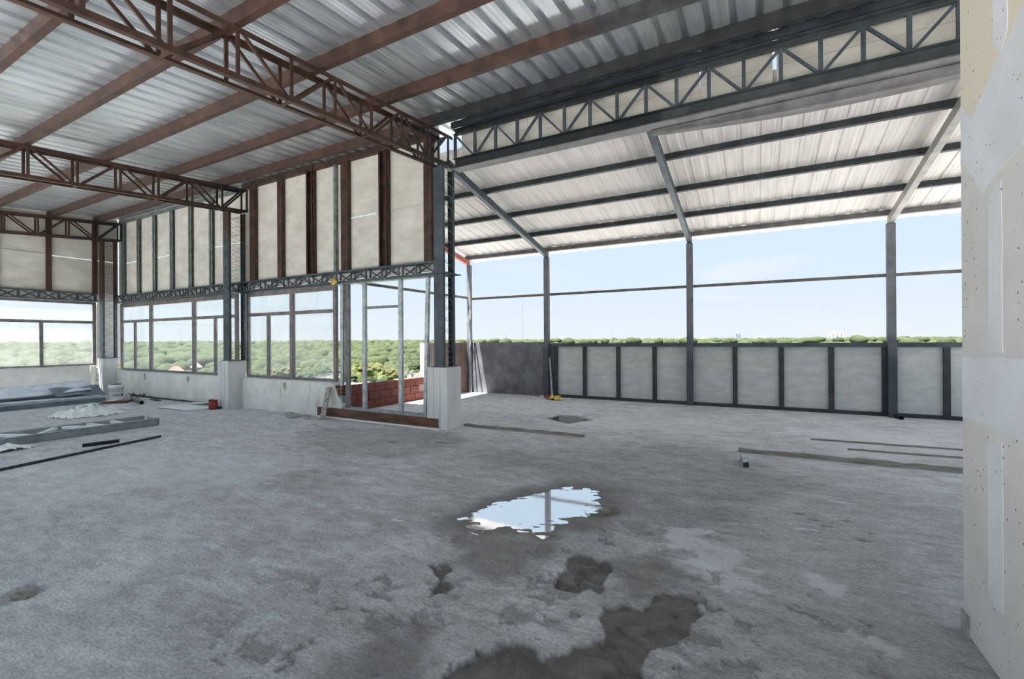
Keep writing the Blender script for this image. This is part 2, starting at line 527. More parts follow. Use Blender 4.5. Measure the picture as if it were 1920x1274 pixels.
def floor_grid():
    def ax(segs):
        out = []
        for a, b, st in segs:
            out.append(np.arange(a, b - 1e-6, st))
        out.append(np.array([segs[-1][1]]))
        return np.concatenate(out)
    xs = ax([(-16.4, -9.0, 0.10), (-9.0, -4.5, 0.05), (-4.5, -2.6, 0.028), (-2.6, -2.2, 0.0125), (-2.2, 0.1, 0.0085), (0.1, 0.95, 0.0125), (0.95, 4.6, 0.06)])
    ys = ax([(-9.0, 1.0, 0.25), (1.0, 1.4, 0.0125), (1.4, 3.3, 0.0085), (3.3, 4.5, 0.0125), (4.5, 6.8, 0.03), (6.8, 11.2, 0.045)])
    X, Y = np.meshgrid(xs, ys)
    near = smooth(6.5, 2.2, np.hypot(X, Y))
    # trowel streaks run roughly along the window wall
    a = 0.35
    U = X * math.cos(a) + Y * math.sin(a); V = -X * math.sin(a) + Y * math.cos(a)
    Z = 0.0035 * fbm(X * 1.1, Y * 1.1, 1, 3) + near * (0.0050 * fbm(U * 15, V * 36, 2, 3, 0.7) + 0.003 * fbm(U * 4, V * 9, 4, 2))
    rough_zone = smooth(1.6, 0.5, np.hypot((X + 1.0) / 1.2, (Y - 2.2) / 0.9))
    Z = Z + rough_zone * near * 0.007 * fbm(U * 15, V * 26, 5, 4, 0.7)
    wet = np.zeros_like(X)
    sel = (X > -3.0) & (X < 0.5) & (Y > 0.9) & (Y < 4.8)
    xx, yy = X[sel], Y[sel]
    zz = Z[sel]; ww = wet[sel]
    jag = 0.10 * fbm(xx * 6, yy * 6, 8, 5, 0.52)
    for k, P in enumerate(PITS):
        d = sdist(xx, yy, P) + jag
        m = smooth(0.004, -0.005, d)
        zz = zz + 0.003 * smooth(0.05, 0.0, np.abs(d)) * (d > 0) - m * (0.016 + 0.009 * fbm(xx * 16, yy * 22, 11, 4, 0.6))
        ww = np.maximum(ww, 0.9 * smooth(0.012, -0.012, d))
    for P in WETS:
        d = sdist(xx, yy, P) + 1.6 * jag
        ww = np.maximum(ww, 0.62 * smooth(0.10, -0.10, d))
    # scattered small scabs broken out of the screed
    sc = fbm(xx * 5.5, yy * 7.5, 21, 5, 0.56)
    scab = smooth(0.27, 0.295, sc) * smooth(2.2, 1.2, np.hypot(xx + 1.0, yy - 2.0))
    zz = zz - 0.016 * scab
    ww = np.maximum(ww, 0.35 * scab)
    d = sdist(xx, yy, PUDDLE) + 0.10 * fbm(xx * 5, yy * 5, 14, 4, 0.6)
    m = smooth(0.05, -0.12, d)
    rim = smooth(0.30, 0.04, np.abs(d))
    zz = zz * (1 - 0.85 * np.maximum(m, 0.7 * rim)) + 0.0035 * rim * (1 - m) - 0.010 * m + m * 0.0105 * smooth(-0.40, -0.02, d) * (0.45 + 1.2 * fbm(U[sel] * 9, V[sel] * 24, 17, 3, 0.6))
    ww = np.maximum(ww, smooth(0.32, -0.02, d) * 0.8)
    Z[sel] = zz; wet[sel] = ww
    sel = (X > -4.2) & (X < -1.9) & (Y > 6.8) & (Y < 8.7)
    xx, yy = X[sel], Y[sel]
    d = sdist(xx, yy, PUDDLE2) + 0.12 * fbm(xx * 4, yy * 4, 15, 3)
    m = smooth(0.08, -0.12, d)
    Z[sel] = Z[sel] * 0.4 * (1 - m) + 0.001 * (1 - m) - 0.014 * m
    wet[sel] = np.maximum(wet[sel], smooth(0.15, -0.05, d) * 0.9)
    # a few chips knocked out towards the partition
    for cx, cy, rx, ry in ((0.30, 4.42, 0.05, 0.025), (0.40, 4.32, 0.06, 0.03), (0.47, 4.22, 0.06, 0.025), (0.62, 4.42, 0.06, 0.02), (0.66, 4.05, 0.06, 0.025), (0.74, 4.22, 0.04, 0.02), (-3.75, 1.0, 0.1, 0.07), (-4.6, 4.9, 0.12, 0.05), (-3.9, 5.2, 0.2, 0.05)):
        q = np.hypot((X - cx) / rx, (Y - cy) / ry)
        Z = Z - 0.014 * smooth(1.1, 0.5, q + 0.6 * fbm(X * 20, Y * 20, 9, 2))
        wet = np.maximum(wet, 0.6 * smooth(1.2, 0.5, q))
    pale_lit = np.zeros_like(X)
    for amt, P in PALE_LIT:
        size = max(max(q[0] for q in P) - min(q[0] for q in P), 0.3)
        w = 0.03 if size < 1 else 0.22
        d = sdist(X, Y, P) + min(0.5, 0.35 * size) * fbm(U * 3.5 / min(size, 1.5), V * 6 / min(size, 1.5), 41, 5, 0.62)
        pale_lit = np.where(np.abs(amt) * smooth(w, -w, d) > np.abs(pale_lit), amt * smooth(w, -w, d), pale_lit)
    nx, ny = len(xs), len(ys)
    idx = np.arange(nx * ny).reshape(ny, nx)
    F = np.stack([idx[:-1, :-1], idx[:-1, 1:], idx[1:, 1:], idx[1:, :-1]], -1).reshape(-1, 4)
    P = np.stack([X, Y, Z], -1).reshape(-1, 3)
    me = bpy.data.meshes.new('floor')
    me.vertices.add(len(P)); me.vertices.foreach_set('co', P.ravel())
    me.loops.add(F.size); me.loops.foreach_set('vertex_index', F.ravel().astype(np.int32))
    me.polygons.add(len(F)); me.polygons.foreach_set('loop_start', np.arange(0, F.size, 4, dtype=np.int32))
    me.polygons.foreach_set('loop_total', np.full(len(F), 4, np.int32))
    me.update(calc_edges=True)
    me.polygons.foreach_set('use_smooth', np.ones(len(F), bool))
    at = me.attributes.new('wet', 'FLOAT', 'POINT')
    at.data.foreach_set('value', wet.ravel().astype(np.float32))
    at = me.attributes.new('pale_lit', 'FLOAT', 'POINT')
    at.data.foreach_set('value', pale_lit.ravel().astype(np.float32))
    return me


_m = Mat('worn_concrete', 0.85)
_big = _m.ramp(_m.noise(0.55, 6, 0.62, (1, 1.25, 1), off=(4.0, 1.0, 0)), 0.36, 0.66)
_mid = _m.noise(2.4, 7, 0.65, (1, 1.8, 1))
_fin = _m.noise(34, 6, 0.75, (1, 2.4, 1), rot=-0.35)
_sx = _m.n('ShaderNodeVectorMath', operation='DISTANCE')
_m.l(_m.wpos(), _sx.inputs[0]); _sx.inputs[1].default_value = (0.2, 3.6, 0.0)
_dry_lit = _m.math('ADD', _m.math('DIVIDE', _sx.outputs['Value'], 7.5), _m.math('MULTIPLY', _m.math('SUBTRACT', _m.noise(0.55, 6, 0.62, (1, 1.25, 1), off=(4.0, 1.0, 0)), 0.5), 2.2))  # damp by the puddle, then dry dust plus window light painted in
_big = _m.ramp(_dry_lit, 0.12, 0.95)
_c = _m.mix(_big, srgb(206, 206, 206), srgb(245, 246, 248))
_c = _m.mix(_m.ramp(_mid, 0.40, 0.62), _m.mix(1.0, _c, srgb(232, 231, 230), 'MULTIPLY'), _c)
_c = _m.mix(_m.ramp(_m.noise(1.3, 8, 0.7, (1.2, 2.4, 1), off=(9, 3, 0)), 0.61, 0.66), _c, srgb(232, 233, 236))
_c = _m.mix(_m.ramp(_fin, 0.40, 0.58), _m.mix(1.0, _c, srgb(212, 212, 212), 'MULTIPLY'), _c)
_c = _m.mix(_m.ramp(_m.noise(5.5, 8, 0.75, (1, 2.2, 1), rot=-0.35), 0.38, 0.56), _m.mix(1.0, _c, srgb(224, 223, 222), 'MULTIPLY'), _c)
_spk = _m.ramp(_m.noise(9, 6, 0.78, (1, 3.0, 1), rot=-0.35), 0.62, 0.66)
_c = _m.mix(_spk, _c, srgb(112, 110, 110))
_ad = _m.n('ShaderNodeAttribute'); _ad.attribute_name = 'pale_lit'
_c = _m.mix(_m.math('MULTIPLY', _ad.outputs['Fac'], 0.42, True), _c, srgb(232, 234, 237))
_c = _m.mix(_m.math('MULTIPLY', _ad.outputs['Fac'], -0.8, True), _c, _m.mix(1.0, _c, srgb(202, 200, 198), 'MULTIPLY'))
_at = _m.n('ShaderNodeAttribute'); _at.attribute_name = 'wet'
_wetf = _m.math('MULTIPLY', _at.outputs['Fac'], _m.math('ADD', 0.55, _m.noise(9, 5, 0.65)), True)
_c = _m.mix(_wetf, _c, srgb(102, 96, 91))
_m.color(_c)
_m.rough(_m.ramp(_wetf, 0.2, 1.0, (0.88, 0.88, 0.88, 1), (0.42, 0.42, 0.42, 1)))
_m.bump(_m.mix(0.4, _fin, _m.noise(14, 7, 0.7, (1, 2.2, 1))), 0.9, 0.02)
M_FLOOR = _m.m
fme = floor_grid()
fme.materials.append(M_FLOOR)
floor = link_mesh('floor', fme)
setp(floor, 'worn grey concrete floor with peeling screed', kind='structure')
slab = MB().box(-16.4, 4.6, -9.0, 11.2, -0.35, -0.06).build('slab', M_PLINTH, floor)


def flat_poly(name, poly, z, mat, grow=0.06, thick=0.004):
    c = np.mean(np.array(poly), 0)
    pts = []
    n = len(poly)
    for i in range(n):
        a = np.array(poly[i]); b = np.array(poly[(i + 1) % n])
        for t in (0, 0.5):
            q = a * (1 - t) + b * t
            d = q - c
            q = q + d / (np.linalg.norm(d) + 1e-9) * grow
            pts.append(q)
    mb = MB()
    k = len(pts)
    mb.add([(x, y, z) for x, y in pts] + [(x, y, z - thick) for x, y in pts], [tuple(range(k)), tuple(range(2 * k - 1, k - 1, -1))] + [(i, k + i, k + (i + 1) % k, (i + 1) % k) for i in range(k)])
    return mb.build(name, mat)


wm = Mat('standing_water', 0.04)
wm.b.inputs['Base Color'].default_value = (0.86, 0.88, 0.90, 1)
wm.b.inputs['Metallic'].default_value = 0.7
wm.b.inputs['IOR'].default_value = 2.0
wm.b.inputs['Specular IOR Level'].default_value = 0.5
wm.bump(wm.noise(5, 2, 0.5), 0.02, 0.01)
M_WATER = wm.m
wm = Mat('murky_water', 0.08)
wm.b.inputs['Base Color'].default_value = srgb(92, 92, 92)
wm.b.inputs['IOR'].default_value = 1.33
M_WATER2 = wm.m
setp(flat_poly('puddle', PUDDLE, -0.0022, M_WATER, 0.07), 'large shallow puddle mirroring the sky in the middle of the floor', 'puddle')
setp(flat_poly('puddle', PUDDLE2, -0.003, M_WATER2, 0.03), 'small dark puddle on the terrace floor behind the concrete plinth', 'puddle')

# ------------------------------------------------------------------ main roof
SL = 0.087


def zr(y):
    return 4.80 + SL * (y - 6.0)


PUR_H = 0.16
ROOF_Y0, ROOF_Y1 = -1.0, 6.55


def rib_profile(x0, n, pitch=0.25, h=0.058):
    """trapezoid pan-and-rib section (x, z)."""
    pts = []
    for k in range(n):
        b = x0 + k * pitch
        pts += [(b, 0), (b + 0.045, 0), (b + 0.05, 0.003), (b + 0.055, 0), (b + 0.105, 0), (b + 0.110, 0.003), (b + 0.115, 0), (b + 0.150, 0), (b + 0.166, h), (b + 0.231, h), (b + 0.247, 0)]
    pts.append((x0 + n * pitch + 0.02, 0.0015))
    return pts


def sheet_mesh(name, width_ribs, y0, y1, zf, mat, wav=0.0, pitch=0.25, h=0.058, ny=10, seed=0):
    pr = rib_profile(0, width_ribs, pitch, h)
    vs_, fs_ = [], []
    n = len(pr)
    for j in range(ny + 1):
        y = y0 + (y1 - y0) * j / ny
        for i, (x, z) in enumerate(pr):
            vs_.append((x, y, zf(y) + z + wav * math.sin(3.1 * y + seed + 5 * x)))
    for j in range(ny):
        for i in range(n - 1):
            a = j * n + i
            fs_.append((a, a + n, a + n + 1, a + 1))
    me = bpy.data.meshes.new(name)
    me.from_pydata(vs_, [], fs_)
    me.materials.append(mat)
    me.update()
    return me


ceiling = emp('ceiling', (0, 0, 0), 'galvanised corrugated roof of the hall', kind='structure')
_sh = sheet_mesh('roof_sheet', 4, ROOF_Y0, ROOF_Y1, lambda y: zr(y) + PUR_H, M_ROOF, 0.002)
x = -16.4
while x < 4.4:
    link_mesh('roof_sheet', _sh, ceiling, (x, 0, 0))
    x += 1.0

# purlins
PURLINS = [(5.62, 'lowest of the brown roof purlins, resting just above the window wall cladding', M_PURLIN_X),
           (4.68, 'second brown roof purlin in from the window wall', M_PURLIN_X),
           (3.62, 'third brown roof purlin in from the window wall', M_BROWN),
           (2.64, 'fourth brown roof purlin in from the window wall', M_BROWN),
           (1.73, 'fifth brown roof purlin in from the window wall, crossing the upper corner', M_BROWN),
           (0.75, 'sixth roof purlin in from the window wall, over the camera', M_BROWN),
           (-0.25, 'last roof purlin at the open rear edge, behind the camera', M_BROWN)]
for y, lab, mt in PURLINS:
    mb = MB().prof((-16.3, y - 0.035, zr(y) + PUR_H / 2 + 0.001), (4.5, y - 0.035, zr(y) + PUR_H / 2 + 0.001), flip(chan(0.07, PUR_H - 0.004, 0.005)))
    # lips of the channel
    mb.box(-16.3, 4.5, y - 0.002, y + 0.002, zr(y) + 0.004, zr(y) + 0.03)
    o = mb.build('roof_purlin', mt if y < 5.5 else M_PURLIN_D)
    setp(o, lab, 'purlin', 'purlins under the hall roof')


def lattice_truss(name, label, cat, axis, fixed, a0, a1, nodes, zb, zt, mat, group=None, chord=0.05, web=0.035, first_top=True, ties=True, chord_h=0.055, kind=None, cross=False):
    """Two-plane lattice girder along axis ('X' or 'Y'). fixed = the two plane positions; nodes = positions of the uprights."""
    def P(a, f, z):
        return (a, f, z) if axis == 'X' else (f, a, z)
    mid = (a0 + a1) / 2
    root = emp(name, P(mid, sum(fixed) / len(fixed), zb(mid)), label, cat, group, kind)
    sgn = 1
    for k, f in enumerate(fixed):
        out = -1 if k == 0 else 1
        # chords: angle sections, vertical flange outside
        for nm, zf, dz in (('bottom_chord', zb, chord_h / 2), ('top_chord', zt, -chord_h / 2)):
            mb = MB()
            p = Vector(P(a0, f, zf(a0) + dz)); q = Vector(P(a1, f, zf(a1) + dz))
            mb.bar(p, q, 0.007, chord_h)
            inner = (fixed[1] - fixed[0]) if len(fixed) > 1 else 0.05
            s = 1 if inner > 0 else -1
            if k == 1: s = -s
            off = s * chord / 2
            zo = -dz + (0.0035 if dz > 0 else -0.0035)
            p2 = Vector(P(a0, f + off, zf(a0) + dz + zo)); q2 = Vector(P(a1, f + off, zf(a1) + dz + zo))
            mb.bar(p2, q2, chord, 0.007)
            mb.build(nm, mat, root)
        for i, a in enumerate(nodes):
            s = 1 if (len(fixed) > 1 and fixed[1] > fixed[0]) else -1
            if k == 1: s = -s
            ff = f + s * 0.012
            MB().bar(P(a, ff, zb(a) + 0.01), P(a, ff, zt(a) - 0.01), web, 0.02, (0, 1, 0) if axis == 'X' else (1, 0, 0)).build('web_upright', mat, root)
            if i + 1 < len(nodes):
                b = nodes[i + 1]
                top = ((i % 2 == 0) == first_top) != (cross and k == 1)
                g = 0.04 if b > a else -0.04
                z0 = zt(a + g) - 0.03 if top else zb(a + g) + 0.03
                z1 = zb(b - g) + 0.03 if top else zt(b - g) - 0.03
                MB().bar(P(a + g, ff, z0), P(b - g, ff, z1), 0.02, web, P(0, 1, 0) if axis == 'X' else (0, 0, 1)).build('web_diagonal', mat, root)
    if ties and len(fixed) > 1:
        for i, a in enumerate(nodes):
            zz = zb(a) + 0.004 if (i % 2 == 0) != first_top else zt(a) - 0.02
            MB().bar(P(a, fixed[0], zz), P(a, fixed[1], zz), 0.03, 0.012).build('cross_tie', mat, root)
    return root


NODES = [5.96 - 0.578 * k for k in range(0, 14)]
NODES = [6.02] + [5.50 - 0.578 * k for k in range(0, 11)]
ZB = lambda y: 4.285 + SL * (y - 6.0)
ZT = lambda y: zr(y) - 0.001
lattice_truss('roof_truss', 'nearest brown steel roof truss, running overhead to the dark lattice column', 'truss', 'Y', (-4.40, -4.62), -0.45, 6.12, NODES, ZB, ZT, M_TRUSS, 'steel roof trusses', 0.05, 0.035, True)
lattice_truss('roof_truss', 'middle brown steel roof truss, ending at the half-brown column between two windows', 'truss', 'Y', (-9.86, -10.08), -0.45, 6.0, NODES, ZB, ZT, M_TRUSS, 'steel roof trusses', 0.05, 0.035, True)
lattice_truss('roof_truss', 'farthest brown roof truss, against the far end wall', 'truss', 'Y', (-15.76, -15.98), -0.45, 6.0, NODES, ZB, ZT, M_TRUSS, 'steel roof trusses', 0.05, 0.035, True)

# ------------------------------------------------------------------ plinths and lattice columns
def plinth(label, x0, x1, y0, y1, h):
    mb = MB()
    mb.box(x0, x1, y0, y1, 0.0, h)
    # board joints on the two seen faces
    o = mb.build('concrete_plinth', M_PLINTH, None, bevel=0.008)
    setp(o, label, 'plinth', 'concrete plinths under the columns')
    for fx in (0.33, 0.66):
        xx = x0 + (x1 - x0) * fx
        MB().box(xx - 0.002, xx + 0.002, y0 - 0.003, y0 + 0.002, 0.02, h - 0.03).build('formwork_line', M_STONE, o)
    return o


plinth('board-marked concrete plinth beside the framed doorway', -4.77, -4.365, 5.89, 6.29, 1.01)
plinth('concrete plinth between the two windows of the window wall', -10.33, -9.95, 5.64, 6.03, 1.035)
plinth('concrete plinth in the far corner behind the white bucket', -16.14, -15.8, 5.61, 5.945, 1.01)


def column(label, x0, x1, ya, yb, z0, z1, mat, cw=0.05, pitch=0.19):
    """two channels spaced in Y, laced with bent rod on both sides."""
    root = emp('lattice_column', ((x0 + x1) / 2, (ya + yb) / 2, z0), label, 'column', 'lattice columns of the hall', 'thing')
    w = x1 - x0
    for y, fl in ((ya + cw / 2, False), (yb - cw / 2, True)):
        poly = chan(cw, w, 0.006)
        mb = MB()
        # channel: web across X, flanges along Y
        yy0, yy1 = y - cw / 2, y + cw / 2
        web_y = yy0 if not fl else yy1
        xa = x0 if not fl else x1 - 0.105
        mb.box(xa, x1, web_y - 0.003, web_y + 0.003, z0, z1)
        mb.box(xa, xa + 0.006, yy0, yy1, z0, z1)
        mb.box(x1 - 0.006, x1, yy0, yy1, z0, z1)
        mb.build('channel', mat, root)
    for xx in (x1 + 0.006, x0 - 0.006):
        pts = []
        z = z0 + 0.02; k = 0
        while z < z1 - 0.05:
            pts.append((xx, ya + cw - 0.02 if k % 2 == 0 else yb - cw + 0.02, z))
            z += pitch / 2; k += 1
        MB().path(pts, 0.007, 6).build('lacing_rod', M_GALVD, root)
    MB().box(x0 - 0.05, x1 + 0.05, ya - 0.03, yb + 0.03, z0, z0 + 0.012).build('base_plate', mat, root)
    return root


c1 = column('dark lattice column standing beside the framed doorway', -4.645, -4.455, 5.93, 6.25, 1.011, 4.30, M_SLATE)
MB().box(-4.66, -4.36, 5.86, 6.30, 2.535, 2.55).build('seat_plate', M_SLATE, c1)
c2 = column('lattice column painted brown at the top, between the two windows', -10.14, -9.93, 5.66, 6.02, 1.036, 4.27, M_COL2)
MB().box(-10.2, -9.90, 5.64, 6.04, 2.52, 2.535).build('seat_plate', M_SLATE, c2)
c3 = column('lattice column in the far corner of the hall', -16.0, -15.81, 5.62, 5.94, 1.011, 4.27, painted('steel_corner_column', 'Z', 2.5, 2.7, (srgb(74, 82, 88), srgb(96, 104, 110)), (srgb(48, 34, 32), srgb(74, 52, 46)), 0.1))

# ------------------------------------------------------------------ window wall
wall_back = MB().box(-15.79, -10.335, 5.95, 6.17, 0.0, 0.64).add([(-9.945, 5.95, 0), (-6.86, 5.95, 0), (-6.83, 5.95, 0.22), (-6.95, 5.95, 0.42), (-7.06, 5.95, 0.64), (-9.945, 5.95, 0.64),
                      (-9.945, 6.17, 0), (-6.86, 6.17, 0), (-6.86, 6.17, 0.22), (-6.95, 6.17, 0.42), (-7.06, 6.17, 0.64), (-9.945, 6.17, 0.64)],
                     [(0, 1, 2, 3, 4, 5), (11, 10, 9, 8, 7, 6), (0, 6, 7, 1), (1, 7, 8, 2), (2, 8, 9, 3), (3, 9, 10, 4), (4, 10, 11, 5), (5, 11, 6, 0)]).build('wall_back', M_WALL)
setp(wall_back, 'window wall with rendered sill wall and cement boards above', kind='structure')
for _a, _b in ((-15.79, -10.34), (-9.94, -7.1)):
    MB().box(_a, _b, 5.935, 6.20, 0.640, 0.662).build('sill', M_PLINTH, wall_back)

for _k, _x in enumerate((-14.27, -12.16, -8.5)):
    MB().add([(_x - 0.05, 5.949, 0.60), (_x + 0.04, 5.949, 0.61), (_x + 0.05, 5.949, 0.52), (_x + 0.01, 5.949, 0.43), (_x - 0.04, 5.949, 0.5), (_x - 0.05, 5.938, 0.60), (_x + 0.04, 5.94, 0.61), (_x + 0.05, 5.942, 0.52), (_x + 0.01, 5.944, 0.43), (_x - 0.04, 5.94, 0.5)],
             [(5, 6, 7, 8, 9), (0, 1, 6, 5), (1, 2, 7, 6), (2, 3, 8, 7), (3, 4, 9, 8), (4, 0, 5, 9)]).build('anchor_mortar', M_STONE, wall_back)
PANEL_TOP = 4.965


def cladding(parent, edges, zj, z0, z1, y0=6.12, gaps=()):
    for i in range(len(edges) - 1):
        a, b = edges[i] + 0.004, edges[i + 1] - 0.004
        g = 0.012 if i in gaps else 0.003
        MB().box(a, b, y0, y0 + 0.02, z0, zj - g).build('cladding_panel', M_BOARD, parent)
        MB().box(a, b, y0 + 0.002, y0 + 0.022, zj + g, z1).build('cladding_panel', M_BOARD, parent)


studs_r = [(-9.81, -9.615), (-8.854, -8.679), (-7.926, -7.724), (-6.949, -6.741), (-5.964, -5.757), (-4.949, -4.767)]
cladding(wall_back, [-10.12] + [(a + b) / 2 for a, b in studs_r] + [-4.665], 3.785, 2.62, PANEL_TOP, gaps=(4,))
for i, (a, b) in enumerate(studs_r):
    mb = MB()
    z0, z1 = 2.77, 4.92
    w = b - a
    if i in (2, 4):     # open side of the channel faces the hall
        mb.box(a, a + 0.012, 6.03, 6.12, z0, z1); mb.box(b - 0.012, b, 6.03, 6.12, z0, z1); mb.box(a, b, 6.108, 6.118, z0, z1)
        mb.box(a, a + 0.035, 6.03, 6.036, z0, z1); mb.box(b - 0.035, b, 6.03, 6.036, z0, z1)
    else:
        mb.box(a + 0.01, b - 0.01, 6.035, 6.118, z0, z1)
    mb.build('stud', M_STUD, wall_back)
MB().prof((-7.13, 6.09, 2.77), (-7.13, 6.09, 4.92), chan(0.06, 0.075, 0.004), (0, 1, 0)).build('stud', M_GALVD, wall_back)
MB().box(-10.1, -4.67, 6.04, 6.115, 4.85, 4.955).build('head_rail', M_BROWN, wall_back)

studs_l = [(-15.857, -15.688), (-14.986, -14.828), (-14.108, -13.985), (-13.228, -13.098), (-12.381, -12.187), (-11.443, -11.304)]
cladding(wall_back, [-16.17] + [(a + b) / 2 for a, b in studs_l] + [-10.13], 3.69, 2.60, PANEL_TOP - 0.005, gaps=(1, 3, 6))
for a, b in studs_l:
    c = (a + b) / 2
    for s in (-1, 1):
        xx = c + s * 0.045
        MB().prof((xx, 6.09, 2.77), (xx, 6.09, 4.9), chan(0.055, 0.06, 0.004) if s < 0 else flip(chan(0.055, 0.06, 0.004)), (0, 1, 0)).build('stud', M_GALVD, wall_back)
MB().box(-16.0, -10.2, 6.05, 6.112, 4.82, 4.90).build('head_rail', M_GALVD, wall_back)
for _a, _b in ((-16.17, -10.2), (-10.0, -4.67), (-4.15, 0.19), (0.225, 4.6)):
    MB().box(_a, _b, 6.125, 6.14, 4.962, 5.035).build('closure_strip', M_DARK, wall_back)
# boards that close the wall above the terrace roof
cladding(wall_back, [-4.20, -3.0, -1.8, -0.6, 0.19], 4.62, 4.30, 4.97, 6.10)
cladding(wall_back, [0.225, 1.4, 2.6, 3.8, 4.6], 4.62, 4.30, 4.97, 6.10)


def window(name, label, axis, f, a0, a1, z0, z1, ztr, mull, sub, head=0.08, bw=0.075):
    """steel window: outer frame, mullions, transom, one pane per light. sub = lower-only mullions."""
    def bx(p0, p1, q0, q1, d0, d1):
        if axis == 'X':
            return MB().box(p0, p1, f + d0, f + d1, q0, q1)
        return MB().box(f + d0, f + d1, p0, p1, q0, q1)
    root = emp(name, ((a0 + a1) / 2, f, z0) if axis == 'X' else (f, (a0 + a1) / 2, z0), label, kind='structure')
    D0, D1 = -0.03, 0.03
    bx(a0, a1, z1 - head, z1, D0, D1).build('frame_head', M_FRAME, root)
    bx(a0, a1, z0, z0 + 0.05, D0, D1).build('frame_sill', M_FRAME, root)
    for a in (a0 + bw / 2, a1 - bw / 2):
        bx(a - bw / 2, a + bw / 2, z0 + 0.05, z1 - head, D0, D1).build('frame_stile', M_FRAME, root)
    for m in mull:
        bx(m - bw / 2 - 0.01, m + bw / 2 + 0.01, z0 + 0.05, z1 - head, D0 - 0.008, D1).build('mullion', M_FRAME, root)
    cuts = [a0 + bw / 2] + sorted(mull) + [a1 - bw / 2]
    for i in range(len(cuts) - 1):
        l, r = cuts[i] + bw / 2, cuts[i + 1] - bw / 2
        bx(l, r, ztr - 0.035, ztr + 0.035, D0 + 0.004, D1 - 0.004).build('transom', M_FRAME, root)
        bx(l - 0.005, r + 0.005, ztr + 0.03, z1 - head + 0.005, -0.003, 0.003).build('pane', M_GLASS, root)
        ss = [s for s in sub if l < s < r]
        for s in ss:
            bx(s - 0.035, s + 0.035, z0 + 0.05, ztr - 0.035, D0 + 0.004, D1 - 0.004).build('mullion', M_FRAME, root)
        c2_ = [l] + ss + [r]
        for j in range(len(c2_) - 1):
            bx(c2_[j] + (0.03 if j else -0.005), c2_[j + 1] - (0.03 if j < len(c2_) - 2 else -0.005), z0 + 0.045, ztr - 0.03, -0.003, 0.003).build('pane', M_GLASS, root)
    return root


window('window_1', 'steel window between the middle column and the doorway', 'X', 6.10, -10.0, -7.13, 0.662, 2.544, 2.035, [-8.45], [-9.24], 0.11)
window('window_2', 'wide steel window between the corner column and the middle column', 'X', 6.10, -15.97, -10.36, 0.662, 2.544, 2.03, [-14.27, -12.16], [-15.16, -11.25], 0.11)

ZW0, ZW1 = 2.545, 2.765
N1 = [-10.08 + 0.387 * k for k in range(15)]
lattice_truss('wall_girder', 'dark lattice girder over the doorway and nearest window', 'girder', 'X', (5.95, 6.08), -10.1, -4.64, N1, lambda a: ZW0, lambda a: ZW1, M_SLATE, 'small lattice girders above the windows', 0.04, 0.028, True, True, 0.03, None, True)
N2 = [-15.8 + 0.38 * k for k in range(16)]
lattice_truss('wall_girder', 'dark lattice girder above the wide window', 'girder', 'X', (5.95, 6.08), -15.85, -10.1, N2, lambda a: ZW0, lambda a: ZW1, M_SLATE, 'small lattice girders above the windows', 0.04, 0.028, True, True, 0.03, None, True)

# doorway framing: galvanised studs standing on the brown channel
door = emp('door_1', (-5.85, 6.1, 0.18), 'unglazed doorway framing of galvanised studs', kind='structure')


def stud(x0, z0, x1, z1, y, w, d, mat, name='jamb_post'):
    mb = MB()
    mb.prof((x0, y, z0), (x1, y, z1), chan(d, w, 0.004), (1, 0, 0))
    return mb.build(name, mat, door)


stud(-6.90, 0.185, -6.88, 2.54, 6.02, 0.065, 0.05, M_GALV)
MB().box(-6.845, -6.745, 6.04, 6.09, 0.185, 2.54).build('jamb_post', M_FRAME, door)
stud(-6.335, 0.185, -6.325, 2.54, 6.04, 0.075, 0.05, M_GALV)
stud(-5.46, 0.185, -5.46, 2.54, 6.04, 0.075, 0.05, M_GALV)
stud(-4.93, 0.185, -4.85, 2.54, 6.04, 0.065, 0.05, M_GALV)
MB().box(-6.30, -5.50, 6.02, 6.06, 2.03, 2.075).build('transom', M_GALVD, door)
MB().box(-7.10, -6.93, 6.08, 6.11, 0.83, 0.87).build('transom', M_FRAME, door)
MB().box(-7.13, -4.64, 6.0, 6.12, 2.515, 2.543).build('lintel', M_GALVD, door)

mb = MB()
mb.prof((-7.42, 5.905, 0.105), (-4.53, 5.905, 0.10), flip(chan(0.07, 0.15, 0.006)))
o = mb.build('steel_channel_beam', M_BEAM)
setp(o, 'rust-brown steel channel lying across the foot of the doorway', 'beam')
mb = MB().box(-6.82, -4.78, 5.95, 6.08, 0.176, 0.184)
mb.box(-6.82, -4.78, 5.95, 5.954, 0.184, 0.21); mb.box(-6.82, -4.78, 6.076, 6.08, 0.184, 0.21)
o = mb.build('galvanised_track', M_GALV); setp(o, 'galvanised floor track on top of the rust-brown channel', 'track')
mb = MB()
pts = [(-7.4 + 2.9 * i / 24, 5.88 - 0.03 * R.random(), 0.03 * R.random()) for i in range(25)]
vs_, fs_ = [], []
for p in pts:
    vs_ += [(p[0], p[1] - 0.02, 0.0), (p[0], p[1], 0.025 + p[2] * 0.1), (p[0], 5.945, 0.028), (p[0], 5.945, 0.0)]
for i in range(24):
    a = i * 4
    for k in range(4):
        fs_.append((a + k, a + (k + 1) % 4, a + 4 + (k + 1) % 4, a + 4 + k))
fs_ += [(3, 2, 1, 0), (96, 97, 98, 99)]
o = mb.add(vs_, fs_).build('mortar_bed', M_WALL); setp(o, 'rough strip of mortar under the rust-brown channel', 'mortar')

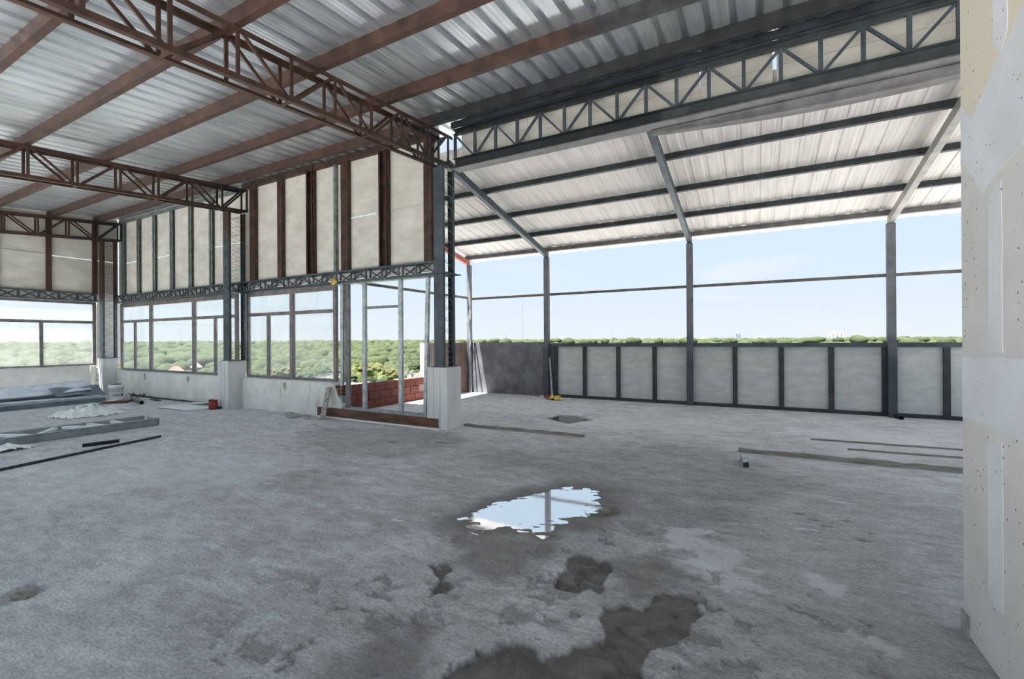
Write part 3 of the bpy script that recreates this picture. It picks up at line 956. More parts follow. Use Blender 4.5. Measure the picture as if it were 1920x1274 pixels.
# ------------------------------------------------------------------ left end wall
XL = -16.15
wall_left = MB().box(XL - 0.2, XL, -1.6, 5.60, 0, 0.80).build('wall_left', M_WALL)
setp(wall_left, 'end wall with rendered sill wall, window and cement boards', kind='structure')
MB().box(XL - 0.22, XL + 0.02, -1.6, 5.58, 0.80, 0.815).build('sill', M_PLINTH, wall_left)
MB().box(XL - 0.02, XL + 0.06, 5.45, 5.55, 0.0, 0.80).build('corner_pier', M_WALL, wall_left)
MB().box(XL - 0.16, XL - 0.03, 5.62, 6.15, 0.80, 2.60).build('corner_pier', M_WALL, wall_left)
edges = [-1.6, -0.4, 0.8, 1.9, 3.0, 3.7, 4.635, 5.565, 6.1]
for i in range(len(edges) - 1):
    a, b = edges[i] + 0.004, edges[i + 1] - 0.004
    g = 0.010 if i >= 6 else 0.003
    ztop = lambda y: zr(y) + 0.155
    for za, zb_, t in ((2.60, 3.725 - g, 0), (3.725 + g, None, 0.002)):
        mb = MB()
        x0, x1 = XL - 0.04 - t, XL - 0.02 - t
        zt0, zt1 = (zb_, zb_) if zb_ else (ztop(a), ztop(b))
        mb.add([(x0, a, za), (x1, a, za), (x1, b, za), (x0, b, za), (x0, a, zt0), (x1, a, zt0), (x1, b, zt1), (x0, b, zt1)],
               [(0, 3, 2, 1), (4, 5, 6, 7), (0, 1, 5, 4), (1, 2, 6, 5), (2, 3, 7, 6), (3, 0, 4, 7)])
        mb.build('cladding_panel', M_BOARD, wall_left)
for y in (5.565, 4.635, 3.7, 2.4, 0.8, -0.6):
    MB().box(XL - 0.018, XL + 0.05, y - 0.05, y + 0.05, 2.77, zr(y) - 0.03).build('stud', M_STUD, wall_left)
MB().box(XL - 0.015, XL + 0.01, 0.0, 4.58, 3.70, 3.745).build('joint_batten', M_BOARD, wall_left)
window('window_3', 'window of the far end wall with a single low mullion in view', 'Y', XL - 0.03, -1.4, 5.60, 0.815, 2.564, 2.0, [2.3, 0.4], [4.5, 1.35], 0.07)
lattice_truss('wall_girder', 'dark lattice girder above the window of the end wall', 'girder', 'Y', (XL + 0.14, XL + 0.02), -1.5, 5.6, [5.55 - 0.37 * k for k in range(19)], lambda a: ZW0 + 0.02, lambda a: ZW1 + 0.03, M_SLATE, 'small lattice girders above the windows', 0.04, 0.03, True, True, 0.03, None, True)

# ------------------------------------------------------------------ dark girder over the terrace opening
GN = [-4.22 + 0.3735 * k for k in range(24)]
root = emp('dark_girder', (0.2, 5.95, 4.19), 'long dark steel lattice girder above the opening to the terrace', 'girder')
g_mat = painted('black_then_grey_steel', 'X', -1.08, -1.0, (srgb(30, 34, 37), srgb(46, 50, 53)), (srgb(50, 55, 58), srgb(72, 77, 80)), 0.0)
MB().prof((-4.24, 5.94, 4.265), (4.55, 5.94, 4.265), chan(0.08, 0.15, 0.006)).build('bottom_chord', g_mat, root)
MB().box(-4.24, 4.55, 5.90, 6.08, 4.175, 4.189).build('bottom_flange', M_RAIL, root)
MB().prof((-4.24, 5.94, 4.765), (4.55, 5.94, 4.765), chan(0.08, 0.085, 0.006)).build('top_chord', g_mat, root)
MB().box(-4.24, 4.55, 5.86, 5.90, 4.81, 4.90).build('top_rail', M_DARK, root)
for i, a in enumerate(GN):
    MB().box(a - 0.02, a + 0.02, 5.935, 5.97, 4.338, 4.725).build('web_upright', M_SLATE, root)
    if i + 1 < len(GN):
        top = i % 2 == 0
        z0, z1 = (4.70, 4.355) if top else (4.355, 4.70)
        MB().bar((a + 0.03, 5.945, z0), (GN[i + 1] - 0.03, 5.945, z1), 0.03, 0.028, (0, 0, 1)).build('web_diagonal', M_SLATE, root)
# loose flashing that sags away under the girder
vs_, fs_ = [], []
for i in range(19):
    t = i / 18
    xx = -1.2 + 4.6 * t
    sag = 0.13 * math.sin(math.pi * min(1, t * 1.15)) + 0.06 * t
    for (dy, dz) in ((0.0, 0.0), (0.10, -0.02 - 0.3 * sag), (0.22 + 0.9 * sag, 0.02 - 0.35 * sag), (0.24 + 0.9 * sag, 0.10 - 0.3 * sag)):
        vs_.append((xx, 6.06 + dy, 4.17 + dz))
for i in range(18):
    for k in range(3):
        a = i * 4 + k
        fs_.append((a, a + 4, a + 5, a + 1))
o = MB().add(vs_, fs_).build('metal_flashing', M_RAIL, None, True)
m = o.modifiers.new('thick', 'SOLIDIFY'); m.thickness = 0.004
setp(o, 'loose grey metal flashing sagging below the dark girder', 'flashing')

# ------------------------------------------------------------------ terrace (lean-to) roof
TS = -0.183


def zx(y):
    return 3.68 + TS * (y - 10.6)


troof = emp('terrace_roof', (-1.3, 8.6, 0), 'white-lined corrugated lean-to roof over the terrace', kind='structure')
_sh = sheet_mesh('roof_sheet', 4, 6.14, 11.02, lambda y: zx(y) + 0.104, M_ROOFW, 0.004, 0.25, 0.013, 40, 0.3)
_sh2 = sheet_mesh('roof_sheet', 4, 6.14, 11.05, lambda y: zx(y) + 0.107, M_ROOFW, 0.004, 0.25, 0.013, 40, 2.1)
for k in range(12):
    link_mesh('roof_sheet', _sh if k % 2 else _sh2, troof, (-7.16 + 1.0 * k, 0, 0))
TP = [(10.58, 'eave purlin of the terrace roof, resting on the posts'), (9.60, 'second purlin up from the terrace eave'), (8.52, 'third purlin up from the terrace eave'), (7.45, 'fourth purlin up from the terrace eave')]
for y, lab in TP:
    o = MB().prof((-7.18, y - 0.025, zx(y) + 0.05), (4.8, y - 0.025, zx(y) + 0.05), flip(chan(0.05, 0.1, 0.004)), (0, -TS, 1)).build('terrace_purlin', M_RAIL if y > 10 else M_DARK)
    setp(o, lab, 'purlin', 'purlins under the terrace roof')
o = MB().prof((-0.4, 6.42, zx(6.42) + 0.045), (4.2, 7.15, zx(7.15) + 0.045), flip(chan(0.05, 0.085, 0.004))).build('terrace_purlin', M_RAIL)
setp(o, 'skewed short purlin next to the dark girder', 'purlin', 'purlins under the terrace roof')


def rafter(label, xa, xb, mat):
    mb = MB()
    ya = 6.36 if xa < -7 else 6.20
    pa = (xa, ya, zx(ya) - 0.068); pb = (xb, 10.63, zx(10.63) - 0.068)
    mb.prof(pa, pb, chan(0.09, 0.13, 0.006))
    mb.prof(pa, pb, flip([(a + 0.0, b) for a, b in chan(0.094, 0.126, 0.004)]))
    o = mb.build('terrace_rafter', mat)
    setp(o, label, 'rafter', 'rafters under the terrace roof')


rafter('terrace rafter starting at the dark lattice column', -4.56, -4.70, M_SLATE)
rafter('terrace rafter in the middle of the opening', -1.275, -1.275, M_SLATE)
rafter('terrace rafter beside the plastered partition', 2.18, 2.18, simple('pale_grey_steel', srgb(128, 126, 124), srgb(158, 156, 152), 5, 0.5))
M_RED_OX = simple('red_oxide_steel', srgb(140, 78, 66), srgb(170, 104, 88), 5, 0.6)
rafter('red oxide edge rafter at the open end of the terrace roof', -7.10, -7.10, M_RED_OX)

for x, w, lab, mt in ((-7.06, 0.12, 'corner post of the terrace beside the dark membrane', M_RAIL), (-4.70, 0.135, 'terrace post at the end of the dark membrane', M_RAIL), (-1.275, 0.13, 'terrace post in the middle of the panelled parapet', M_RAIL), (2.18, 0.13, 'terrace post beside the plastered partition', M_RAIL)):
    mb = MB().box(x - w / 2, x + w / 2, 10.555, 10.64, 1.361 if x > -6 else 0.0, zx(10.6) - 0.135)
    if x > -6:
        mb.box(x - w / 2, x + w / 2, 10.50, 10.578, 0.0, 1.362)
    o = mb.build('terrace_post', painted('post_paint', 'Z', 1.0, 1.6, (srgb(52, 60, 68), srgb(72, 80, 88)), (srgb(92, 96, 104), srgb(118, 120, 126)), 0.2))
    setp(o, lab, 'post', 'posts along the terrace edge')
o = MB().box(-7.0, 4.7, 10.645, 10.685, 2.575, 2.635).build('guard_rail', M_RAIL)
setp(o, 'long horizontal rail between the terrace posts', 'rail')
o = MB().box(-7.13, -7.09, 6.35, 10.55, 2.60, 2.66).build('guard_rail', M_RAIL)
setp(o, 'horizontal side rail seen through the doorway', 'rail')

# ------------------------------------------------------------------ terrace parapet
par = emp('wall_terrace', (0, 10.65, 0), 'low terrace parapet of boards between dark steel studs', kind='structure')
MB().box(-4.64, -4.47, 10.66, 10.69, 0.0, 1.30).build('parapet_panel', M_MEMBR, par)
SX = [-4.465, -3.705, -2.875, -2.04, -1.275, -0.395, 0.445, 1.275, 2.09, 2.945, 3.8, 4.6]
for i in range(len(SX) - 1):
    MB().box(SX[i] + 0.004, SX[i + 1] - 0.004, 10.66, 10.69, 0.05, 1.30).build('parapet_panel', M_PBOARD, par)
for i, x in enumerate(SX):
    MB().box(x - 0.045, x + 0.045, 10.60, 10.658, 0.07, 1.275).build('stud', M_DARK, par)
MB().box(-4.64, 4.65, 10.58, 10.72, 1.278, 1.36).build('cap_rail', M_SLATE, par)
MB().box(-4.64, 4.65, 10.59, 10.66, 0.0, 0.068).build('bottom_rail', M_DARK, par)
dk = MB().box(-7.12, -4.62, 10.62, 10.66, 0.0, 1.385).build('wall_membrane', M_MEMBR)
setp(dk, 'dark grey membrane parapet at the terrace corner', kind='structure')
sd = MB().box(-7.36, -7.16, 8.86, 10.66, 0.0, 1.385).build('wall_side', M_RUSTY)
setp(sd, 'side parapet with rusty brown inner face', kind='structure')
MB().add([(-7.37, 8.84, 0), (-7.15, 8.84, 0), (-7.15, 8.865, 0), (-7.37, 8.865, 0), (-7.37, 8.84, 1.39), (-7.15, 8.84, 1.34), (-7.15, 8.865, 1.34), (-7.37, 8.865, 1.39)],
         [(0, 3, 2, 1), (4, 5, 6, 7), (0, 1, 5, 4), (1, 2, 6, 5), (2, 3, 7, 6), (3, 0, 4, 7)]).build('render_edge', M_WALL, sd)
MB().box(-7.155, -7.148, 8.95, 9.35, 0.55, 1.385).build('broken_edge', M_MORTAR, sd)

# low brick wall at the side of the terrace, brick by brick
wbrick = MB().box(-7.395, -7.30, 6.20, 8.86, 0.0, 0.545).build('wall_brick', M_MORTAR)
setp(wbrick, 'low wall of red hollow bricks seen through the doorway', kind='structure')


def brick_mesh(l, h=0.168, d=0.13):
    mb = MB()
    mb.box(-d, 0, 0, l, 0, h)
    n = 5
    for k in range(n):
        z = h * (k + 0.5) / n
        mb.box(0, 0.005, 0.006, l - 0.006, z - h / n * 0.36, z + h / n * 0.36)
    me = bpy.data.meshes.new('brick')
    me.from_pydata(mb.v, [], mb.f)
    me.materials.append(M_BRICK)
    return me


_full, _half = brick_mesh(0.318), brick_mesh(0.153)
for c in range(3):
    y = 6.21
    z = 0.008 + c * 0.181
    if c % 2:
        link_mesh('brick', _half, wbrick, (-7.262, y, z)); y += 0.165
    while y + 0.318 < 8.87:
        link_mesh('brick', _full, wbrick, (-7.264 + 0.006 * R.random(), y, z)); y += 0.33

# ------------------------------------------------------------------ plastered partition
wall_right = MB().box(0.90, 1.05, 0.4, 3.045, 0.0, zr(1.0) - 0.12).build('wall_right', M_PLAST, None, bevel=0.006)
setp(wall_right, 'plastered partition end with white filler patches', kind='structure')


def patch(poly, seed):
    pts = []
    n = len(poly)
    for i in range(n):
        a, b = poly[i], poly[(i + 1) % n]
        for t in np.linspace(0, 1, 9)[:-1]:
            y = a[0] * (1 - t) + b[0] * t; z = a[1] * (1 - t) + b[1] * t
            y += 0.018 * float(fbm(np.array(y * 9), np.array(z * 9), seed, 3)); z += 0.018 * float(fbm(np.array(y * 9), np.array(z * 9), seed + 5, 3))
            pts.append((min(y, 3.037), z))
    k = len(pts)
    MB().add([(0.8978, y, z) for y, z in pts] + [(0.9005, y, z) for y, z in pts], [tuple(range(k)), tuple(range(2 * k - 1, k - 1, -1))] + [(i, k + i, k + (i + 1) % k, (i + 1) % k) for i in range(k)]).build('filler_patch', M_PATCH, wall_right)


patch([(3.035, 2.60), (3.035, 2.29), (2.955, 2.277), (2.80, 2.10), (2.44, 2.20), (2.2, 2.3), (2.2, 2.85), (2.43, 2.70), (2.70, 2.60), (2.90, 2.47)], 1)
patch([(2.685, 3.6), (2.55, 3.6), (2.56, 2.70), (2.62, 2.63), (2.68, 2.69)], 2)
patch([(2.735, 2.06), (2.62, 2.10), (2.61, 1.39), (2.75, 1.39)], 3)
patch([(3.035, 1.352), (2.2, 1.375), (2.2, 0.98), (2.46, 1.046), (2.72, 1.062), (3.035, 1.052)], 4)
patch([(2.755, 0.985), (2.63, 1.015), (2.622, 0.305), (2.70, 0.29), (2.765, 0.335)], 5)
MB().box(0.889, 0.90, 2.965, 3.045, 0.0, 0.10).build('broken_corner', M_STONE, wall_right)

# ------------------------------------------------------------------ things lying about
def chunk(name, c, sx, sy, sz, mat, rz=0.0, seed=1, label=None, cat=None, group=None, parent=None):
    rr = random.Random(seed)
    mb = MB()
    n = 7
    pts = []
    for lay, (zz, sc) in enumerate(((0, 0.92), (0.45, 1.0), (0.85, 0.93), (1.0, 0.72))):
        for k in range(n):
            a = 2 * math.pi * k / n
            r_ = sc * (0.86 + 0.28 * rr.random())
            px, py = 0.5 * sx * r_ * math.copysign(min(1, abs(math.cos(a)) ** 0.6), math.cos(a)), 0.5 * sy * r_ * math.copysign(min(1, abs(math.sin(a)) ** 0.6), math.sin(a))
            pts.append((c[0] + px * math.cos(rz) - py * math.sin(rz), c[1] + px * math.sin(rz) + py * math.cos(rz), c[2] + zz * sz * (0.9 + 0.2 * rr.random() if lay else 1)))
    fs_ = []
    for lay in range(3):
        for k in range(n):
            a = lay * n + k; b = lay * n + (k + 1) % n
            fs_.append((a, b, b + n, a + n))
    fs_.append(tuple(range(n - 1, -1, -1))); fs_.append(tuple(range(3 * n, 4 * n)))
    o = mb.add(pts, fs_).build(name, mat, parent)
    if label: setp(o, label, cat, group)
    return o


chunk('timber_offcut', (-1.08, 3.69, 0.002), 0.21, 0.055, 0.05, M_WOOD, math.atan2(0.16, 0.14), 3, 'grey timber offcut lying at the edge of the big puddle', 'offcut')
o = MB().add([(-0.862, 2.205, 0.004), (-0.812, 2.24, 0.004), (-0.87, 2.262, 0.004), (-0.862, 2.205, 0.014), (-0.812, 2.24, 0.014), (-0.87, 2.262, 0.016)], [(2, 1, 0), (3, 4, 5), (0, 1, 4, 3), (1, 2, 5, 4), (2, 0, 3, 5)]).build('plaster_chip', M_WOOD)
setp(o, 'small triangular chip lying on the peeled screed', 'chip')
chunk('dirt_heap', (-3.69, 0.95, -0.006), 0.12, 0.06, 0.03, M_WOOD, 0.4, 17, 'small heap of grey dirt near the lower corner of the floor', 'dirt heap')
# square tube offcut
def sq_tube(name, p, q, w, mat, label, cat, t=0.004, group=None):
    p = Vector(p); q = Vector(q)
    mb = MB()
    h = w / 2
    mb.prof(p, q, [(-h, -h), (h, -h), (h, -h + t), (-h, -h + t)])
    mb.prof(p, q, [(-h, h - t), (h, h - t), (h, h), (-h, h)])
    mb.prof(p, q, [(-h, -h), (-h + t, -h), (-h + t, h), (-h, h)])
    mb.prof(p, q, [(h - t, -h), (h, -h), (h, h), (h - t, h)])
    return setp(mb.build(name, mat), label, cat, group)


sq_tube('square_tube_offcut', (-0.11, 5.70, 0.036), (-0.145, 6.05, 0.036), 0.066, M_GALV, 'short open square tube standing near the timber batten', 'tube')
sq_tube('square_tube_offcut', (2.25, 10.28, 0.036), (2.22, 10.53, 0.036), 0.066, M_DARK, 'dark square tube end at the foot of the terrace post', 'tube')
sq_tube('square_tube_offcut', (-13.86, 5.50, 0.045), (-12.55, 5.16, 0.045), 0.08, M_GALVD, 'grey square tube lying beside the white bucket', 'tube')


def rough_bar(name, p, q, w, h, mat, label, cat, seed=0, group=None, n=22):
    p = np.array(p, float); q = np.array(q, float)
    d = (q - p) / np.linalg.norm(q - p); s = np.array([d[1], -d[0], 0]); rr = np.random.RandomState(seed)
    vs_, fs_ = [], []
    for i in range(n + 1):
        t = i / n
        c = p + (q - p) * t
        ww = w * (0.85 + 0.3 * rr.rand()); hh = h * (0.8 + 0.4 * rr.rand())
        for a, b in ((-0.5, 0), (-0.42, 0.9), (0.38, 1.0), (0.5, 0)):
            vs_.append(tuple(c + s * a * ww + np.array([0, 0, b * hh])))
    for i in range(n):
        a = i * 4
        for k in range(4):
            fs_.append((a + k, a + 4 + k, a + 4 + (k + 1) % 4, a + (k + 1) % 4))
    fs_ += [(0, 1, 2, 3), tuple(4 * n + k for k in (3, 2, 1, 0))]
    return setp(MB().add(vs_, fs_).build(name, mat), label, cat, group)


rough_bar('timber_batten', (-0.21, 6.50, 0.0), (2.6, 6.58, 0.0), 0.10, 0.045, M_WOOD, 'thick rough batten on the floor, nearest of three by the partition', 'batten', 1)
rough_bar('timber_batten', (0.68, 7.71, 0.0), (2.9, 7.88, 0.0), 0.045, 0.022, M_WOOD, 'thin batten farthest back on the floor by the partition', 'batten', 2)
rough_bar('timber_batten', (1.04, 7.22, 0.0), (2.7, 7.35, 0.0), 0.045, 0.02, M_WOOD, 'short thin batten in the middle of three by the partition', 'batten', 3)
rough_bar('timber_batten', (-4.34, 6.36, 0.0), (-2.26, 6.42, 0.0), 0.09, 0.04, M_WOOD, 'rough batten running from the foot of the concrete plinth', 'batten', 4)
rough_bar('wall_base_strip', (-14.9, 5.90, 0.0), (-10.5, 5.90, 0.0), 0.05, 0.035, M_DARK, 'dark steel bar lying along the foot of the window wall', 'bar', 5)

# welded frame lying on the floor
fr = emp('welded_ladder_truss', (-9.5, 2.2, 0.0), 'grey welded lattice frame lying flat on the floor', 'frame')
for x0, x1 in ((-9.20, -9.18), (-9.92, -9.70)):
    MB().prof((x0 - 0.02, 0.6, 0.062), (x1 - 0.02, 4.03, 0.062), chan(0.06, 0.12, 0.005) if x0 > -9.5 else flip(chan(0.06, 0.12, 0.005))).build('side_rail', M_ZINC, fr)
MB().prof((-9.62, 4.02, 0.062), (-9.21, 4.02, 0.062), chan(0.05, 0.11, 0.005)).build('end_bar', M_ZINC, fr)
for a, b in (((-9.66, 3.55), (-9.26, 3.55)), ((-9.70, 2.95), (-9.27, 3.2)), ((-9.70, 2.85), (-9.27, 2.55)), ((-9.75, 2.25), (-9.27, 2.45)), ((-9.78, 2.15), (-9.27, 1.9)), ((-9.8, 1.5), (-9.27, 1.75)), ((-9.8, 1.4), (-9.27, 1.1)), ((-9.68, 3.25), (-9.27, 3.3))):
    MB().bar((a[0], a[1], 0.098), (b[0], b[1], 0.098), 0.06, 0.04).build('brace', M_WHITE, fr)
MB().prof((-9.42, 3.0, 0.07), (-9.41, 3.98, 0.07), chan(0.05, 0.06, 0.004)).build('inner_rail', M_ZINC, fr)
o = MB().tube((-7.26, 0.75, 0.017), (-7.98, 3.52, 0.017), 0.017, 8).build('steel_rod', M_DARK, None, True)
setp(o, 'long thin dark rod lying on the floor in front of the lattice frame', 'rod')
o = MB().prof((-7.99, 2.62, 0.06), (-7.93, 3.0, 0.055), chan(0.05, 0.045, 0.004)).build('angle_offcut', M_DARK)
setp(o, 'short dark channel offcut resting on the long rod', 'offcut')


def bent_sheet(name, label, cat, x0, x1, y0, y1, zfun, mat, nx=8, ny=16, th=0.004, parent=None):
    vs_, fs_ = [], []
    for j in range(ny + 1):
        for i in range(nx + 1):
            s, t = i / nx, j / ny
            q = zfun(s, t)
            vs_.append((x0 + (x1 - x0) * s + q[0], y0 + (y1 - y0) * t + q[1], q[2]))
    for j in range(ny):
        for i in range(nx):
            a = j * (nx + 1) + i
            fs_.append((a, a + 1, a + nx + 2, a + nx + 1))
    o = MB().add(vs_, fs_).build(name, mat, parent, True)
    m = o.modifiers.new('thick', 'SOLIDIFY'); m.thickness = th; m.offset = 1
    if label: setp(o, label, cat)
    return o


# pile of cladding profiles at the end wall
SG = 'metal profiles piled by the end wall'
for k, (xa, xb, ya, yb, h, mt, lab) in enumerate((
        (-14.30, -13.98, 1.5, 5.02, 0.10, M_SHEETD, 'nearest slate metal profile of the pile by the end wall'),
        (-14.72, -14.36, 1.4, 5.10, 0.12, M_SHEET, 'pale folded metal profile lying second in the pile'),
        (-15.20, -14.80, 1.4, 5.15, 0.15, M_SHEETD, 'slate folded metal profile under the pale sheets'),
        (-15.66, -15.28, 1.4, 5.20, 0.17, M_SHEET, 'pale folded metal profile next to the end wall'))):
    mb = MB()
    mb.prof(((xa + xb) / 2, ya, h / 2 + 0.004), ((xa + xb) / 2 - 0.04 * k, yb, h / 2 + 0.004), [(-(xb - xa) / 2, -h / 2), (-(xb - xa) / 2 + 0.004, -h / 2), (-(xb - xa) / 2 + 0.004, h / 2 - 0.004), ((xb - xa) / 2 - 0.004, h / 2 - 0.004), ((xb - xa) / 2 - 0.004, -h / 2), ((xb - xa) / 2, -h / 2), ((xb - xa) / 2, h / 2), (-(xb - xa) / 2, h / 2)])
    setp(mb.build('metal_profile', mt), lab, 'metal profile', SG)
bent_sheet('metal_sheet', 'pale bent metal sheet leaning on top of the profile pile', 'sheet', -15.55, -14.75, 1.4, 5.1, lambda s, t: (0, 0.08 * math.sin(5 * s), 0.19 + 0.24 * (1 - s) + 0.03 * math.sin(7 * t) + 0.05 * s * t), M_SHEET)
bent_sheet('metal_sheet', 'dark bent metal sheet drooping over the end of the profile pile', 'sheet', -15.05, -14.55, 4.3, 5.25, lambda s, t: (0, 0, 0.185 + 0.15 * (1 - s) - 0.08 * t * s + 0.02 * math.sin(9 * t + 4 * s)), M_SHEETD)
bent_sheet('metal_sheet', 'narrow curled white strip in front of the profile pile', 'sheet', -13.72, -13.5, 4.2, 5.1, lambda s, t: (0.35 * (1 - t) ** 2, 0, 0.008 + 0.05 * t * t + 0.015 * math.sin(3 * s)), M_WHITE)

# bucket
bk = emp('bucket', (-14.2, 5.31, 0.0), 'white plastic bucket with black lettering near the far corner', 'bucket')
MB().lathe([(0.125, 0.0), (0.128, 0.01), (0.150, 0.30), (0.158, 0.30), (0.158, 0.335), (0.153, 0.335), (0.156, 0.385), (0.147, 0.385), (0.12, 0.02), (0.0, 0.02)], (-14.2, 5.31, 0.0), 28).build('body', M_BUCKET, bk, True)
MB().path([(-14.2 + 0.16 * math.cos(a), 5.31 + 0.16 * math.sin(a), 0.36 - 0.14 * math.sin((a - 3.9) / 3.1 * math.pi) if 3.9 <= a <= 7.0 else 0.36) for a in [3.9 + 3.1 * k / 14 for k in range(15)]], 0.004, 6).build('handle', M_GALV, bk)
chunk('content', (-14.2, 5.31, 0.33), 0.22, 0.22, 0.07, M_DARK, 0, 5, parent=bk)


def band(a0, a1, z0, z1, r_, n=6):
    mb = MB()
    vs_, fs_ = [], []
    for i in range(n + 1):
        a = a0 + (a1 - a0) * i / n
        for z in (z0, z1):
            rr = 0.128 + (0.150 - 0.128) * (z - 0.01) / 0.29 + r_
            vs_.append((-14.2 + rr * math.cos(a), 5.31 + rr * math.sin(a), z))
    for i in range(n):
        fs_.append((2 * i, 2 * i + 2, 2 * i + 3, 2 * i + 1))
    return mb.add(vs_, fs_)


# lettering on the bucket: black block capitals and a slanted mark, as far as they can be read
_fa = math.atan2(-5.31, 14.2)       # towards the viewer


def letter(strokes, a_mid, zc, s, name='lettering'):
    """strokes in a unit box wrapped on the bucket side; +u runs to the viewer's right."""
    mb = MB()
    for (u0, v0, u1, v1) in strokes:
        vs_ = []
        w = 0.16
        du, dv = u1 - u0, v1 - v0
        L = math.hypot(du, dv); nu, nv = -dv / L * w / 2, du / L * w / 2
        for (u, v) in ((u0 + nu, v0 + nv), (u1 + nu, v1 + nv), (u1 - nu, v1 - nv), (u0 - nu, v0 - nv)):
            z = zc + v * s
            rr = 0.128 + (0.150 - 0.128) * (z - 0.01) / 0.29 + 0.0015
            a = a_mid + u * s / rr
            vs_.append((-14.2 + rr * math.cos(a), 5.31 + rr * math.sin(a), z))
        mb.add(vs_, [(0, 1, 2, 3)])
    return mb.build(name, M_BLACK, bk)


# viewer sees +X,-Y side; right of the viewer is +angle
LT = {'c': [(1, 1, 0, 1), (0, 1, 0, 0), (0, 0, 1, 0)], 'a': [(0, 0, 0, 1), (0, 1, 1, 1), (1, 1, 1, 0), (0, 0.5, 1, 0.5)], 's': [(1, 1, 0, 1), (0, 1, 0, 0.5), (0, 0.5, 1, 0.5), (1, 0.5, 1, 0), (1, 0, 0, 0)], 'o': [(0, 0, 0, 1), (0, 1, 1, 1), (1, 1, 1, 0), (1, 0, 0, 0)], 'r': [(0, 0, 0, 1), (0, 1, 1, 1), (1, 1, 1, 0.5), (1, 0.5, 0, 0.5), (0.4, 0.5, 1, 0)]}
for i, ch in enumerate('casor'):
    letter(LT[ch], _fa - 0.62 + 0.26 * i, 0.10, 0.042)
letter([(0, 0, 1.8, 0.7), (0.2, 0.9, 1.9, 0.9), (1.8, 0.7, 1.9, 0.1)], _fa - 0.25, 0.19, 0.05)
band(_fa + 0.75, _fa + 1.15, 0.10, 0.15, 0.0012).build('print_block', M_BLACK, bk)

# red canister
cn = emp('red_canister', (-10.25, 5.50, 0.0), 'small red metal canister beside the middle concrete plinth', 'canister')
MB().lathe([(0.075, 0.0), (0.085, 0.012), (0.085, 0.15), (0.07, 0.175), (0.03, 0.185), (0.0, 0.186)], (-10.25, 5.50, 0.0), 20).build('body', M_RED, cn, True)
MB().lathe([(0.028, 0.18), (0.028, 0.205), (0.0, 0.206)], (-10.25, 5.50, 0.0), 14).build('valve', M_RED, cn, True)
for s in (-1, 1):
    MB().box(-10.25 + s * 0.07 - 0.008, -10.25 + s * 0.07 + 0.008, 5.45, 5.55, 0.15, 0.21).build('guard', M_RED, cn)
chunk('dark_lump', (-10.20, 5.60, 0.0), 0.10, 0.06, 0.05, M_BLACK, 0, 8, 'dark lump behind the red canister', 'lump')

bent_sheet('white_board', 'thin white board lying with a curled edge near the red canister', 'board', -11.75, -10.42, 5.02, 5.62, lambda s, t: (0.35 * (1 - t) * (0.5 - s) * 0.3, 0.1 * s, 0.006 + 0.03 * max(0, s - 0.6) * (1 - t) + 0.012 * math.sin(4 * s)), M_WHITE, 10, 6, 0.006)
bent_sheet('white_board', 'small white board scrap behind the curled board', 'board', -11.55, -11.0, 5.66, 5.84, lambda s, t: (0, 0, 0.03 + 0.02 * s), M_WHITE, 3, 3, 0.01)


# crumpled plastic bag
def film(name, label, cx, cy, sx, sy, h, mat, seed, n=26, rz=0.0):
    xs = np.linspace(-1, 1, n); X, Y = np.meshgrid(xs, xs)
    rad = np.hypot(X, Y) * (1 + 0.35 * fbm(X * 2 + 9, Y * 2, seed, 3))
    hgt = h * np.clip(1 - rad ** 2, 0, 1) ** 0.6 * (0.55 + 1.6 * np.abs(fbm(X * 2.2, Y * 2.2, seed + 2, 4, 0.6))) + 0.004 * (1 + fbm(X * 9, Y * 9, seed + 4, 2))
    px = X * sx / 2 * (1 + 0.18 * fbm(X * 2, Y * 2, seed + 6, 3)); py = Y * sy / 2 * (1 + 0.18 * fbm(X * 2, Y * 2, seed + 7, 3))
    keep = rad < 1.05
    vs_, fs_, idx = [], [], -np.ones((n, n), int)
    for j in range(n):
        for i in range(n):
            if keep[j, i]:
                idx[j, i] = len(vs_)
                vs_.append((cx + px[j, i] * math.cos(rz) - py[j, i] * math.sin(rz), cy + px[j, i] * math.sin(rz) + py[j, i] * math.cos(rz), float(hgt[j, i])))
    for j in range(n - 1):
        for i in range(n - 1):
            q = (idx[j, i], idx[j, i + 1], idx[j + 1, i + 1], idx[j + 1, i])
            if min(q) >= 0:
                fs_.append(tuple(int(t) for t in q))
    return MB().add(vs_, fs_).build(name, mat, None, False), vs_


bag, _bv = film('plastic_bag', '', -11.9, 3.95, 1.25, 1.05, 0.13, M_FILM, 31, 40)
setp(bag, 'crumpled clear plastic bag with green print on the floor', 'bag')
for k, (dx, dy, w) in enumerate(((0.0, 0.10, 0.12), (0.16, 0.16, 0.10), (-0.14, 0.02, 0.08))):
    px, py = -11.9 + dx, 3.95 + dy
    pz = max([q[2] for q in _bv if abs(q[0] - px) < 0.13 and abs(q[1] - py) < 0.13]) + 0.006
    MB().add([(px - w, py - w * 0.4, pz), (px + w, py - w * 0.3, pz + 0.008), (px + w, py + w * 0.4, pz + 0.012), (px - w, py + w * 0.3, pz + 0.004)], [(0, 1, 2, 3)]).build('green_print', M_GREEN, bag)
pp, _ = film('crumpled_paper', '', -8.95, 2.02, 0.5, 0.7, 0.06, M_WHITE, 44, 16)
setp(pp, 'crumpled white paper scrap in front of the lattice frame', 'paper')
